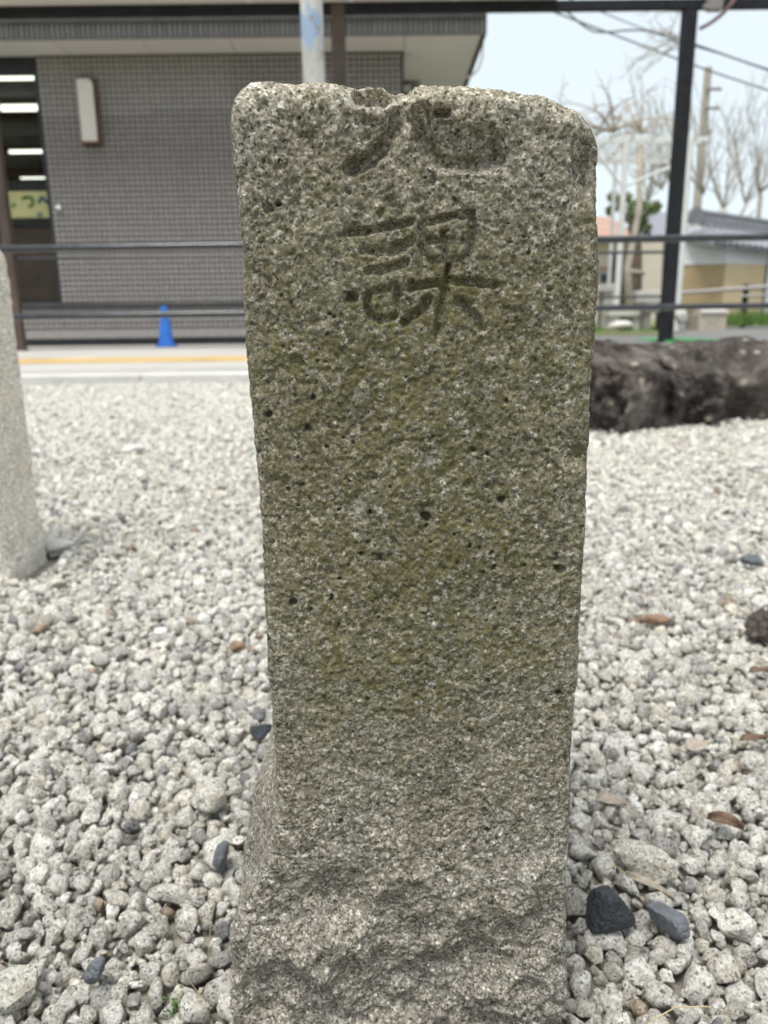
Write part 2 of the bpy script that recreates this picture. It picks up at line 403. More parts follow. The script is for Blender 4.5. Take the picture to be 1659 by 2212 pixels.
def polemat():
    t = NT('peeling_blue_paint_steel', 0.4, 0.5, 0.15)
    mp = t.n('ShaderNodeMapping'); mp.inputs['Scale'].default_value = (1, 1, 0.35); t.l(t.coord(), mp.inputs[0])
    g = t.ramp(t.noise(14, 5, 0.6, mp.outputs[0]), [(0.3, (0.42, 0.40, 0.37)), (0.7, (0.60, 0.58, 0.55))])
    g = t.mix(t.ramp(t.noise(16, 5, 0.6, mp.outputs[0], 0.6), [(0.52, 0), (0.58, 0.85)]), g, (0.26, 0.38, 0.55))
    g = t.mix(t.ramp(t.noise(30, 4, 0.6, mp.outputs[0], 1.0), [(0.60, 0), (0.66, 0.8)]), g, (0.30, 0.20, 0.11))
    t.color(g); t.bump(t.noise(60, 4), 0.3, 0.003); return t.m
M['pole'] = polemat()

# ------------------------------------------------------------------ ground
PLAT = 0.05
GRAVEL_END = 3.86
def struct(name, mb, mat, parent=None, smooth=False):
    return tag(mb.build(name, mat, parent, smooth), kind='structure')
def ground_z(X, Y):
    P = np.stack([X, Y, np.zeros_like(X)], -1)
    return 0.007 * fbm(P, 2.2, 3, 5) + 0.003 * noise(P, 9, 9)
gx, gy = np.meshgrid(np.linspace(-4.2, 4.2, 141), np.linspace(-1.2, GRAVEL_END, 141))
gv = np.stack([gx.ravel(), gy.ravel(), ground_z(gx.ravel(), gy.ravel()) - 0.005], -1)
gi = np.arange(141 * 141).reshape(141, 141)
gf = np.stack([gi[:-1, :-1], gi[:-1, 1:], gi[1:, 1:], gi[1:, :-1]], -1).reshape(-1, 4)
gravel_bed = tag(link('gravel_bed', np_mesh('gravel_bed', gv, gf, M['soil'])), kind='structure')
# wide base sheet to the horizon
struct('ground', MB().box(-220, 220, -60, 320, -0.30, -0.06), M['earth'])
# platform pavement, kerb, line, road, garden ground
pf_ = struct('platform', MB().box(-14, 14, GRAVEL_END + 0.13, 9.28, -0.2, PLAT - 0.012), M['grout'])
ys_ = [GRAVEL_END + 0.132, 5.05, 6.35, 7.75, 9.279]
for j in range(4):
    for i in range(-7, 8):
        MB().bbox(i * 1.5 + 0.2 + 0.004 + 0.75 * (j % 2), i * 1.5 + 1.7 - 0.004 + 0.75 * (j % 2), ys_[j] + 0.003, ys_[j + 1] - 0.003, -0.1, PLAT - 0.0003 * ((i * 7 + j * 3) % 4), 0.004).build('paving_slab', M['concrete'], pf_)
kb = tag(empty('kerb', (0, GRAVEL_END, 0), None, None), kind='structure')
xs = -6.0
while xs < 6.0:
    w = 0.60
    MB().bbox(xs + 0.002, xs + w - 0.002, GRAVEL_END, GRAVEL_END + 0.128, -0.1, PLAT + 0.003, 0.006).build('kerb_stone', M['kerb'], kb); xs += w
yl0, yl1 = onz(300, 783, PLAT).y, onz(300, 772.5, PLAT).y
yl = MB()
for i in range(24):
    yl.box(-7 + i * 0.35 + 0.002, -7 + (i + 1) * 0.35 - 0.002, yl0, yl1, PLAT, PLAT + 0.004)
struct('painted_line', yl, M['yellow'])
struct('road', MB().quadslab([(0.9, 7.5, PLAT + 0.006), (16, 7.5, PLAT + 0.006), (22, 17, 0.185), (0.9, 17, 0.185)], (0, 0, -0.3)), M['asphalt'])
struct('garden_ground', MB().quadslab([(-3, 9.6, 0.11), (3.35, 9.6, 0.11), (6.5, 17, 0.23), (-3, 17, 0.23)], (0, 0, -0.3)), M['earth'])
struct('far_ground', MB().quadslab([(-60, 16.9, 0.19), (90, 16.9, 0.19), (150, 160, 0.6), (-100, 160, 0.6)], (0, 0, -0.3)), M['earth'])
struct('building_plinth', MB().box(-14, 0.4, 9.28, 16, -0.2, PLAT + 0.001), M['concrete'])

# ------------------------------------------------------------------ the engraved marker
FY = 0.262
def stroke_field(X, Yp, strokes):
    """carved depth (in mm) for picture points, from polylines (points, width, depth)"""
    D = np.zeros_like(X)
    for pts, w, dep in strokes:
        pts = np.array(pts, float); best = np.full_like(X, 1e9); tt = np.zeros_like(X)
        L = np.r_[0, np.cumsum(np.hypot(*np.diff(pts, axis=0).T))]
        x0, x1 = pts[:, 0].min() - w * 1.3, pts[:, 0].max() + w * 1.3; y0, y1 = pts[:, 1].min() - w * 1.3, pts[:, 1].max() + w * 1.3
        idx = np.where((X > x0) & (X < x1) & (Yp > y0) & (Yp < y1))[0]
        if len(idx) == 0: continue
        xx, yy = X[idx], Yp[idx]; b = np.full(len(idx), 1e9)
        for a, c in zip(pts[:-1], pts[1:]):
            d = c - a; t = np.clip(((xx - a[0]) * d[0] + (yy - a[1]) * d[1]) / max(1e-9, d @ d), 0, 1)
            b = np.minimum(b, np.hypot(xx - a[0] - t * d[0], yy - a[1] - t * d[1]))
        q = np.clip(1 - b / (w * 0.66), 0, 1)
        prof = dep * np.sin(q * np.pi / 2) ** 0.95
        D[idx] = np.maximum(D[idx], prof)
    return D
def zs(pts): return [(685.8 + 0.2645 * a, 427.9 + 0.2645 * b) for a, b in pts]
def zt(pts): return [(466.3 + 0.529 * a, 153.6 + 0.529 * b) for a, b in pts]
S = 0.2645
STROKES = [
    (zs([(585, 20), (610, 70), (650, 120)]), 90 * S, 0.75),
    (zs([(250, 275), (330, 270), (430, 262), (560, 232), (760, 190)]), 66 * S, 1.5),
    (zs([(385, 425), (500, 448), (640, 410), (760, 350)]), 80 * S, 1.3),
    (zs([(420, 605), (560, 582), (720, 520)]), 74 * S, 1.15),
    (zs([(400, 800), (405, 880), (430, 960)]), 70 * S, 1.6),
    (zs([(430, 975), (540, 1000), (640, 960)]), 66 * S, 1.3),
    (zs([(430, 770), (540, 750), (640, 715)]), 60 * S, 1.1),
    (zs([(640, 720), (650, 820), (650, 940)]), 62 * S, 1.3),
    (zs([(860, 195), (960, 180), (1090, 155), (1260, 120)]), 68 * S, 1.5),
    (zs([(1275, 170), (1275, 300), (1260, 420), (1210, 510)]), 76 * S, 1.6),
    (zs([(845, 220), (855, 360), (875, 500)]), 66 * S, 1.3),
    (zs([(1035, 275), (1045, 400), (1055, 520)]), 50 * S, 1.5),
    (zs([(900, 350), (1050, 345), (1220, 350)]), 60 * S, 1.05),
    (zs([(880, 505), (1050, 505), (1200, 490)]), 56 * S, 1.0),
    (zs([(760, 730), (900, 700), (1100, 672), (1300, 692), (1450, 705)]), 70 * S, 1.35),
    (zs([(1075, 540), (1068, 610), (1064, 680)]), 54 * S, 2.4),
    (zs([(1050, 740), (1020, 850), (1005, 1000), (1000, 1120)]), 86 * S, 1.5),
    (zs([(900, 840), (840, 930), (710, 1010)]), 78 * S, 1.5),
    (zs([(1165, 845), (1250, 930), (1345, 1065)]), 84 * S, 1.6),
    (zt([(735, 150), (732, 215), (700, 285), (640, 350), (560, 392)]), 66 * .529, 2.1),
    (zt([(590, 100), (680, 112), (770, 82)]), 62 * .529, 2.6),
    (zt([(838, 170), (850, 270), (890, 340), (980, 365), (1080, 368), (1160, 352)]), 78 * .529, 1.9),
    (zt([(940, 290), (1040, 310), (1130, 325)]), 150 * .529, 1.25),
    (zt([(905, 165), (940, 168)]), 42 * .529, 1.7),
    (zt([(585, 180), (640, 215)]), 34 * .529, 0.7),
]
PITS = [(920, 1118, 12, 2.2), (1085, 1080, 9, 2.0), (576, 450, 13, 1.3), (601, 441, 7, 2), (760, 640, 15, 2.2), (971, 598, 8, 2.4), (580, 895, 8, 2), (665, 925, 9, 1.8),
        (632, 1301, 9, 2), (1208, 1231, 11, 1.8), (820, 1205, 9, 1.6), (778, 1197, 5, 1.8), (1067, 1226, 7, 1.4), (1053, 1793, 6, 2.4), (950, 1838, 8, 2.2), (955, 241, 13, 2.6),
        (1207, 1497, 6, 1.8), (794, 1510, 6, 1.6), (672, 1318, 6, 1.5), (675, 858, 7, 1.7), (668, 1950, 5, 1.6), (875, 692, 9, 2), (716, 1293, 5, 1.5), (1015, 1180, 6, 1.3), (735, 1775, 6, 1.5), (900, 1980, 5, 1.5)]
for _ in range(150):
    PITS.append((random.uniform(560, 1260), random.uniform(230, 2180), random.choice((2.5, 3, 3.5, 4.5, 5.5)), random.uniform(0.7, 1.5)))

def outline(pts, Y):
    q = [at(x, y, Y) for x, y in pts]; return q
left_o = outline([(494, 150), (499, 330), (509, 440), (516, 560), (524, 680), (534, 850), (551, 1000), (557, 1120), (569, 1300), (580, 1500), (591, 1640), (597, 1750), (582, 1820), (560, 1900), (530, 1950), (503, 2005), (499, 2100), (498, 2230)], FY)
right_o = outline([(1306, 150), (1304, 370), (1302, 500), (1294, 660), (1286, 800), (1279, 960), (1268, 1130), (1259, 1300), (1249, 1500), (1239, 1660), (1229, 1900), (1224, 2050), (1218, 2150), (1214, 2230)], FY)
top_o = outline([(485, 232), (500, 205), (512, 190), (545, 180), (590, 177), (640, 183), (660, 175), (700, 177), (740, 182), (770, 189), (800, 186), (850, 191), (900, 185), (960, 184), (1010, 186), (1100, 198), (1160, 207), (1210, 224), (1250, 243), (1276, 264), (1294, 290), (1310, 335)], FY + 0.006)
def marker_mesh():
    lz = np.array([p.z for p in left_o])[::-1]; lx = np.array([p.x for p in left_o])[::-1]
    rz = np.array([p.z for p in right_o])[::-1]; rx = np.array([p.x for p in right_o])[::-1]
    tx = np.array([p.x for p in top_o]); tz = np.array([p.z for p in top_o])
    T, r = 0.112, 0.0032
    per = []                                    # (ax, ox, by, oy, nx, ny)
    nf, ns, nb, nc = 250, 40, 16, 6
    for i in range(nf): per.append((i / (nf - 1), r * (1 - 2 * i / (nf - 1)), 0, 0, 0, -1))
    for i in range(1, nc): a = math.pi / 2 * i / nc; per.append((1, -r + r * math.sin(a), 0, r - r * math.cos(a), math.sin(a), -math.cos(a)))
    for i in range(ns): q = i / (ns - 1); per.append((1, 0, q, r * (1 - 2 * q), 1, 0))
    for i in range(1, nc): a = math.pi / 2 * i / nc; per.append((1, -r + r * math.cos(a), 1, -r + r * math.sin(a), math.cos(a), math.sin(a)))
    for i in range(nb): q = i / (nb - 1); per.append((1 - q, -r * (1 - 2 * q), 1, 0, 0, 1))
    for i in range(1, nc): a = math.pi / 2 * i / nc; per.append((0, r - r * math.sin(a), 1, -r + r * math.cos(a), -math.sin(a), math.cos(a)))
    for i in range(ns): q = i / (ns - 1); per.append((0, 0, 1 - q, -r * (1 - 2 * q), -1, 0))
    for i in range(1, nc): a = math.pi / 2 * i / nc; per.append((0, r - r * math.cos(a), 0, r - r * math.sin(a), -math.cos(a), -math.sin(a)))
    per = np.array(per); N = len(per)
    ax, ox, by, oy, nx, ny = per.T
    z0, ztop = -0.03, 0.3725
    rt = 0.0075
    rows = []                                   # (height fraction, inset, up-ness)
    H = ztop - z0
    for z in np.linspace(z0, 0.005, 12)[:-1]: rows.append(((z - z0) / H, 0, 0))
    for z in np.linspace(0.005, ztop - rt, 760): rows.append(((z - z0) / H, 0, 0))
    for k in range(1, 13): a = math.pi / 2 * k / 12; rows.append(((ztop - rt + rt * math.sin(a) - z0) / H, rt * (1 - math.cos(a)), math.sin(a)))
    base_inset = rt
    for k in range(1, 22): rows.append((1.0, base_inset + (0.056 - base_inset) * k / 22.0, 1.0))
    R = len(rows); rows = np.array(rows)
    q = rows[:, 0][:, None]; ins = rows[:, 1][:, None]; up = rows[:, 2][:, None]
    z_nom = z0 + H * q + 0 * ax[None]
    xl = np.interp(z_nom, lz, lx); xr = np.interp(z_nom, rz, rx)
    # the rough base swells out on the left, higher towards the back
    X = xl + (xr - xl) * ax + ox
    Yl = FY + by * T + oy + 0 * z_nom
    shrink = 1 - np.minimum(ins, 0.0555) / 0.056
    X = 0.5 * (xl + xr) + (X - 0.5 * (xl + xr)) * shrink; Yl = FY + T / 2 + (Yl - FY - T / 2) * shrink
    # cap: squeeze towards the centre line of the top
    cx = 0.5 * (xl + xr)
    wall_left = np.clip(-nx, 0, 1)[None]
    depth = np.clip((Yl - FY) / T, 0, 1)
    def sst(a, b, t): t = np.clip((t - a) / (b - a), 0, 1); return t * t * (3 - 2 * t)
    edge_x = np.interp(z_nom, [0.08, 0.40], [np.interp(0.09, lz, lx), np.interp(0.09, lz, lx)])
    foot_l = np.interp(z_nom, [0.0, 0.045, 0.075, 0.100, 0.113, 0.125, 0.14], [0.0240, 0.0215, 0.0175, 0.0125, 0.0085, 0.002, 0.0]) * sst(0.03, 0.30, depth)
    X = X - wall_left * np.maximum(0, foot_l - np.maximum(0, np.interp(0.105, lz, lx) - xl))
    zt_ = np.interp(X, tx, tz)
    Z = z0 + (np.minimum(zt_, 0.40) - z0) * q
    # only the upper part follows the top profile; the lower keeps its nominal height
    k = sst(0.20, 0.335, z_nom)
    Z = z_nom * (1 - k) + Z * k
    P = np.stack([X, Yl, Z], -1)
    n = np.stack([nx[None] * (1 - up), ny[None] * (1 - up), up + 0 * nx[None]], -1)
    n = n / np.maximum(1e-6, np.linalg.norm(n, axis=-1, keepdims=True))
    Pf = P.reshape(-1, 3); nf_ = n.reshape(-1, 3)
    rough = 1 - sst(0.050, 0.118, Pf[:, 2] + 0.012 * noise(Pf, 30, 3))           # rough-hewn foot
    d = 0.0009 * fbm(Pf, 34, 3, 1) + 0.00050 * fbm(Pf, 150, 4, 2, 0.6) + 0.00034 * noise(Pf, 430, 4) + 0.00040 * noise(Pf, 900, 8)
    d -= 0.0011 * np.clip(fbm(Pf, 300, 3, 14) - 0.18, 0, 1) * 2
    ridg = 1 - np.abs(fbm(Pf * 1.0, 20, 4, 31))
    d += rough * (0.0040 * (ridg - 0.72) + 0.0012 * fbm(Pf, 60, 5, 41, 0.65) + 0.0008 * noise(Pf, 240, 44))
    lo = np.where(rough > 0.01)[0]; wv = Pf[lo] + 0.004 * np.stack([fbm(Pf[lo], 70, 2, 51), fbm(Pf[lo], 70, 2, 52), fbm(Pf[lo], 70, 2, 53)], -1)
    d[lo] += rough[lo] * (0.0105 * (worley(wv, 34, 3) ** 2 - 0.25) + 0.0042 * (worley(wv, 90, 6) ** 2 - 0.25) + 0.0012 * (worley(wv, 260, 9) ** 2 - 0.25))
    # edges are chipped
    e = np.minimum(Pf[:, 0] - np.interp(Pf[:, 2], lz, lx), np.interp(Pf[:, 2], rz, rx) - Pf[:, 0])
    edge = np.exp(-np.clip(e, 0, 1) / 0.004)
    d *= 1 - 0.55 * edge
    d -= edge * 0.0012 * np.clip(fbm(Pf, 75, 3, 61) + 0.15, 0, 1)
    d -= 0.0045 * np.clip(fbm(Pf, 45, 3, 71) - 0.1, 0, 1) * sst(0.33, 0.372, Pf[:, 2])
    front = ((nf_[:, 1] < -0.55) | ((nf_[:, 2] > 0.2) & (Pf[:, 1] < FY + 0.012))) & (Pf[:, 1] < FY + 0.02)
    pxx, pyy = project(Pf)
    D = np.zeros(len(Pf)); ii = np.where(front)[0]
    wob = 4.0
    wx = pxx[ii] + wob * fbm(Pf[ii], 260, 2, 91); wy = pyy[ii] + wob * fbm(Pf[ii], 260, 2, 92)
    D[ii] = np.maximum(1.9 * stroke_field(wx, wy, STROKES[:19]), 2.9 * stroke_field(wx, wy, STROKES[19:]))
    for (a, b, rr, dep) in PITS:
        j = ii[(np.abs(pxx[ii] - a) < rr * 1.5) & (np.abs(pyy[ii] - b) < rr * 1.5)]
        if len(j):
            dd = np.hypot(pxx[j] + 0.25 * rr * noise(Pf[j], 900, 5) * 2 - a, pyy[j] - b)
            D[j] = np.maximum(D[j], 2.0 * dep * np.clip(1.35 * (1 - dd / (rr * 1.15)), 0, 1))
    # hand-worn hollow round the second character, chip on the right edge
    g = np.exp(-(((pxx - 905) / 150) ** 2 + ((pyy - 590) / 115) ** 2)); D += np.where(front, 0.35 * g, 0)
    Pf = Pf + nf_ * d[:, None]
    hol = 6.0 * np.exp(-(((pxx - 700) / 130) ** 2 + ((pyy - 1960) / 55) ** 2)) + 3.6 * np.exp(-(((pxx - 1010) / 150) ** 2 + ((pyy - 2080) / 45) ** 2)) + 2.0 * np.exp(-(((pxx - 800) / 120) ** 2 + ((pyy - 2190) / 40) ** 2)) - 2.2 * np.exp(-(((pxx - 1000) / 200) ** 2 + ((pyy - 1930) / 70) ** 2))
    Pf[:, 1] += np.where(front, (D + hol) * 0.001, 0)
    # broken corner on the right shoulder
    chip = np.exp(-(((pxx - 1268) / 26) ** 2 + ((pyy - 375) / 75) ** 2)) + 0.6 * np.exp(-(((pxx - 1255) / 30) ** 2 + ((pyy - 985) / 30) ** 2))
    m_ = Pf[:, 1] < FY + 0.03
    Pf[:, 1] += np.where(m_, chip * 0.0042 * (0.6 + 0.8 * (0.5 + 0.5 * fbm(Pf, 120, 3, 77))), 0)
    idx = np.arange(R * N).reshape(R, N)
    a = idx[:-1]; b = np.roll(idx, -1, axis=1)[:-1]; c = np.roll(idx, -1, axis=1)[1:]; e_ = idx[1:]
    F = np.stack([a, b, c, e_], -1).reshape(-1, 4)
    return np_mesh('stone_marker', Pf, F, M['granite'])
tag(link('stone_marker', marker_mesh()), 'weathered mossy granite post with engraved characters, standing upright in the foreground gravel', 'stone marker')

# ------------------------------------------------------------------ generic rock / post from a displaced shape
def ico(sub):
    t = (1 + 5 ** 0.5) / 2
    V = [(-1, t, 0), (1, t, 0), (-1, -t, 0), (1, -t, 0), (0, -1, t), (0, 1, t), (0, -1, -t), (0, 1, -t), (t, 0, -1), (t, 0, 1), (-t, 0, -1), (-t, 0, 1)]
    F = [(0, 11, 5), (0, 5, 1), (0, 1, 7), (0, 7, 10), (0, 10, 11), (1, 5, 9), (5, 11, 4), (11, 10, 2), (10, 7, 6), (7, 1, 8), (3, 9, 4), (3, 4, 2), (3, 2, 6), (3, 6, 8), (3, 8, 9), (4, 9, 5), (2, 4, 11), (6, 2, 10), (8, 6, 7), (9, 8, 1)]
    V = [np.array(v, float) / np.linalg.norm(v) for v in V]
    for _ in range(sub):
        mid, nF = {}, []
        def m(a, b):
            k = (min(a, b), max(a, b))
            if k not in mid: p = V[a] + V[b]; V.append(p / np.linalg.norm(p)); mid[k] = len(V) - 1
            return mid[k]
        for a, b, c in F:
            x, y, z = m(a, b), m(b, c), m(c, a); nF += [(a, x, z), (b, y, x), (c, z, y), (x, y, z)]
        F = nF
    return np.array(V), np.array(F)
ICO = {k: ico(k) for k in range(0, 7)}
def chunk(sub, seed, axes, cuts=7, rough=0.12, freq=1.6, keep=(0.62, 0.95)):
    """unit stone: sphere cut by random planes, then roughened and scaled"""
    rg = np.random.default_rng(seed)
    V = ICO[sub][0].copy()
    for _ in range(cuts):
        n = rg.normal(size=3); n /= np.linalg.norm(n); h = rg.uniform(*keep)
        s = V @ n; V = V - np.clip(s - h, 0, None)[:, None] * n * 0.88
    V = V * (1 + rough * fbm(V + seed * 3.7, freq, 3, seed))[:, None]
    return V * np.array(axes)

def post_stone(name, cx, y0, w, t, h, mat, seed):
    nx_, nz_ = 64, 120
    ang = np.linspace(0, 2 * np.pi, 4 * nx_, endpoint=False)
    c, s = np.cos(ang), np.sin(ang); ex = 0.20
    ux = np.sign(c) * np.abs(c) ** ex; uy = np.sign(s) * np.abs(s) ** ex
    rows = [(z, 1.0) for z in np.linspace(-0.03, h - 0.03, nz_)] + [(h - 0.03 + 0.03 * math.sin(a), 1 - 0.30 * (1 - math.cos(a))) for a in np.linspace(0.1, math.pi / 2, 14)] + [(h + 0.002, s_) for s_ in np.linspace(0.66, 0.01, 14)]
    P = np.array([[(cx + ux[i] * w / 2 * k, y0 + t / 2 + uy[i] * t / 2 * k, z) for i in range(len(ang))] for z, k in rows])
    R_, N_ = P.shape[:2]; Pf = P.reshape(-1, 3)
    n = np.tile(np.stack([ux, uy, 0 * ux], -1)[None], (R_, 1, 1)).reshape(-1, 3)
    foot = np.clip(1 - (Pf[:, 2] + 0.02) / 0.10, 0, 1)
    d = 0.0022 * fbm(Pf, 30, 4, seed) + 0.0008 * noise(Pf, 200, seed + 2) + foot * (0.006 + 0.008 * fbm(Pf, 25, 3, seed + 5))
    Pf = Pf + n * d[:, None]
    idx = np.arange(R_ * N_).reshape(R_, N_)
    F = np.stack([idx[:-1], np.roll(idx, -1, 1)[:-1], np.roll(idx, -1, 1)[1:], idx[1:]], -1).reshape(-1, 4)
    return link(name, np_mesh(name, Pf, F, mat))
# second marker at the left edge: right side x, base and top read from the photograph
b0 = onz(96, 1262, 0.0); b1 = at(8, 528, b0.y)
tag(post_stone('stone_marker', b0.x - 0.062 - 0.043, b0.y - 0.01, 0.124, 0.12, b1.z + 0.012, M['granite_pale'], 3), 'pale grey granite post cut off by the left edge of the picture', 'stone marker')

# ------------------------------------------------------------------ big dark rocks
def big_rock(name, c, axes, rotz, seed, sub=6):
    V = chunk(sub, seed, (1, 1, 1), cuts=16, rough=0.0, keep=(0.60, 0.88))
    q = V * np.array(axes) * 5.0 + seed * 1.3
    rid = 0.5 - np.abs(fbm(q, 1.3, 5, seed + 7, 0.62)) * 1.6
    ter = fbm(q, 1.9, 2, seed + 21); ter = np.round(ter * 5) / 5 * 0.6 + ter * 0.4
    V = V * (1 + 0.26 * fbm(q, 0.7, 3, seed, 0.55) + 0.10 * rid + 0.10 * ter + 0.13 * fbm(q, 3.6, 5, seed + 9, 0.7) + 0.24 * (worley(q + 0.25 * np.stack([fbm(q, 2, 2, 1), fbm(q, 2, 2, 2), fbm(q, 2, 2, 3)], -1), 1.25, seed) ** 2 - 0.3) + 0.15 * (worley(q, 3.0, seed + 3) ** 2 - 0.3))[:, None]
    V = V * np.array(axes); V[:, 2] *= 1.05 - 0.34 * V[:, 0] / axes[0]
    V[:, 2] += 0.055 * fbm(V * np.array([1, 1, 0]), 4.5, 3, seed + 33)
    cr, sr = math.cos(rotz), math.sin(rotz)
    V = V @ np.array([[cr, sr, 0], [-sr, cr, 0], [0, 0, 1]])
    me = np_mesh(name, V, ICO[sub][1], M['rock'])
    o = link(name, me); o.location = c; return o
tag(big_rock('volcanic_rock', (0.93, 2.34, 0.036), (0.66, 0.27, 0.164), math.radians(36), 5), 'long low dark volcanic rock with pale spots, lying beside the mossy post', 'rock')
tag(big_rock('volcanic_rock', (1.66, 2.84, 0.03), (0.30, 0.23, 0.15), math.radians(15), 9, 5), 'dark rock at the right edge behind the end of the long rock', 'rock')
ROCKS = [((0.93, 2.53), 0.62, 0.25, math.radians(36)), ((1.72, 2.98), 0.34, 0.24, math.radians(15))]

# ------------------------------------------------------------------ gravel
def throw(region, n_try, rfun, cell, seed, tight=0.80):
    rg = np.random.default_rng(seed); grid = {}; out = []
    x, y = region(rg, n_try); rr = rfun(rg, n_try)
    for a, b, r in zip(x.tolist(), y.tolist(), rr.tolist()):
        i, j = int(a // cell), int(b // cell); ok = True
        for di in (-1, 0, 1):
            for dj in (-1, 0, 1):
                for (u, v, s) in grid.get((i + di, j + dj), ()):
                    dx, dy, t = u - a, v - b, (s + r) * tight
                    if dx * dx + dy * dy < t * t: ok = False; break
                if not ok: break
            if not ok: break
        if ok: grid.setdefault((i, j), []).append((a, b, r)); out.append((a, b, r))
    return out
def half(y): return 0.57 * y + 0.17
def wedge(y0, y1):
    def f(rg, n):
        y = np.sqrt(rg.uniform((y0 + 0.3) ** 2, (y1 + 0.3) ** 2, n)) - 0.3
        return rg.uniform(-1, 1, n) * half(y), y
    return f
def area(y0, y1): return 0.57 * (y1 ** 2 - y0 ** 2) + 0.34 * (y1 - y0)
def radii(rg, n): return np.sort(np.clip(rg.lognormal(math.log(0.0025), 0.42, n), 0.0012, 0.0076))[::-1]
def blocked(a, b):
    if abs(a) < 0.060 and FY - 0.003 < b < FY + 0.118: return True
    if -0.175 < a - b0.x < -0.018 and b0.y - 0.004 < b < b0.y + 0.11: return True
    return False
G_NEAR = 0.75
near_st = [q for q in throw(wedge(0.17, G_NEAR), int(area(0.17, G_NEAR) / 0.0000088), radii, 0.0152, 100) if not blocked(q[0], q[1])]
rg = np.random.default_rng(5)
sp = 0.0072                                            # farther off: jittered rows
jx, jy = np.meshgrid(np.arange(-2.5, 2.5, sp), np.arange(G_NEAR, GRAVEL_END - 0.004, sp * 0.9))
jx = jx + (np.arange(jx.shape[0]) % 2)[:, None] * sp / 2
jx = (jx + rg.normal(0, sp * 0.26, jx.shape)).ravel(); jy = (jy + rg.normal(0, sp * 0.26, jy.shape)).ravel()
k = (np.abs(jx) < half(jy)) & (jy < GRAVEL_END - 0.004); jx, jy = jx[k], jy[k]
jr = np.clip(rg.lognormal(math.log(0.0036), 0.36, len(jx)), 0.0018, 0.0092)
k = np.array([not blocked(a, b) for a, b in zip(jx.tolist(), jy.tolist())]); far_st = np.stack([jx[k], jy[k], jr[k]], -1)
NP = 18
PROTO = [chunk(2, 40 + k, (1.40 + 0.32 * math.sin(k * 2.1), 1.16, 0.98 + 0.20 * math.cos(k * 1.7)), cuts=13, rough=0.20, freq=1.5, keep=(0.46, 0.86)) for k in range(NP)]
PAL = np.array([(0.74, 0.715, 0.655), (0.66, 0.635, 0.58), (0.78, 0.76, 0.71), (0.60, 0.57, 0.505), (0.70, 0.66, 0.57), (0.56, 0.54, 0.505), (0.46, 0.445, 0.425), (0.75, 0.715, 0.63), (0.28, 0.28, 0.285), (0.47, 0.37, 0.29)])
PW = np.array([.18, .17, .16, .13, .10, .10, .07, .07, .012, .008]); PW = PW / PW.sum()
# the largest stones in view are single pebbles
vis = []
for q in sorted(near_st, key=lambda q: -(q[2] / math.hypot(q[1], 0.3))):
    px, py = project(np.array([q[0], q[1], 0.0]))
    if -15 < px < 1675 and py < 2235 and not (515 < px < 1215 and q[1] > FY): vis.append(q)
single = set(vis[:300])
near_st = np.array([q for q in near_st if q not in single])
def smooth_mesh(name, V, mat):
    me = np_mesh(name, V, ICO[2][1], mat); me.set_sharp_from_angle(angle=math.radians(38)); return me
pm = [smooth_mesh('pebble', PROTO[k], M['pebble']) for k in range(NP)]
for i, (a, b, r) in enumerate(sorted(single)):
    o = bpy.data.objects.new('pebble', pm[i % NP]); COL.objects.link(o); o.parent = gravel_bed
    gz = float(ground_z(np.array([a]), np.array([b]))[0])
    o.location = (a, b, gz + r * rg.uniform(0.15, 0.85)); o.scale = (r, r, r)
    o.rotation_euler = (rg.normal(0, 0.8), rg.normal(0, 0.8), rg.uniform(0, 6.28))
# all the rest: one object, stones instanced on its points
pts = np.concatenate([near_st, far_st]); n = len(pts)
# a lower layer under the near stones closes the gaps
low = np.stack([rg.uniform(-1, 1, 9000), np.sqrt(rg.uniform(0.47 ** 2, 1.15 ** 2, 9000)) - 0.3, rg.uniform(0.0022, 0.0042, 9000)], -1); low[:, 0] *= half(low[:, 1])
low = low[[not blocked(a, b) for a, b in low[:, :2].tolist()]]
cz = np.concatenate([ground_z(pts[:, 0], pts[:, 1]) + pts[:, 2] * rg.uniform(0.0, 1.25, n), ground_z(low[:, 0], low[:, 1]) - 0.002])
pts = np.concatenate([pts, low]); n = len(pts)
gme = bpy.data.meshes.new('gravel'); gme.vertices.add(n)
gme.vertices.foreach_set('co', np.stack([pts[:, 0], pts[:, 1], cz], -1).astype(np.float32).ravel())
def put(nm, ty, key, arr):
    a_ = gme.attributes.new(nm, ty, 'POINT'); a_.data.foreach_set(key, np.ascontiguousarray(arr).ravel())
put('turn', 'FLOAT_VECTOR', 'vector', rg.uniform(0, 6.283, (n, 3)).astype(np.float32))
put('size', 'FLOAT', 'value', pts[:, 2].astype(np.float32))
put('pick', 'INT', 'value', rg.integers(0, NP, n).astype(np.int32))
col = np.minimum(0.86, PAL[rg.choice(len(PAL), n, p=PW)] * rg.uniform(0.80, 1.14, (n, 1)))
put('tint', 'FLOAT_COLOR', 'color', np.c_[col, np.ones(n)].astype(np.float32))
gme.update()
stones = bpy.data.collections.new('gravel_stone_shapes')
for k in range(NP):
    stones.objects.link(bpy.data.objects.new('gravel_stone_%02d' % k, smooth_mesh('gravel_stone', PROTO[k], M['gravel'])))
gn = bpy.data.node_groups.new('scatter_gravel', 'GeometryNodeTree')
gn.interface.new_socket('Geometry', in_out='INPUT', socket_type='NodeSocketGeometry'); gn.interface.new_socket('Geometry', in_out='OUTPUT', socket_type='NodeSocketGeometry')
gin, gout = gn.nodes.new('NodeGroupInput'), gn.nodes.new('NodeGroupOutput')
iop, ci = gn.nodes.new('GeometryNodeInstanceOnPoints'), gn.nodes.new('GeometryNodeCollectionInfo')
ci.inputs['Collection'].default_value = stones; ci.inputs['Separate Children'].default_value = True; ci.inputs['Reset Children'].default_value = True
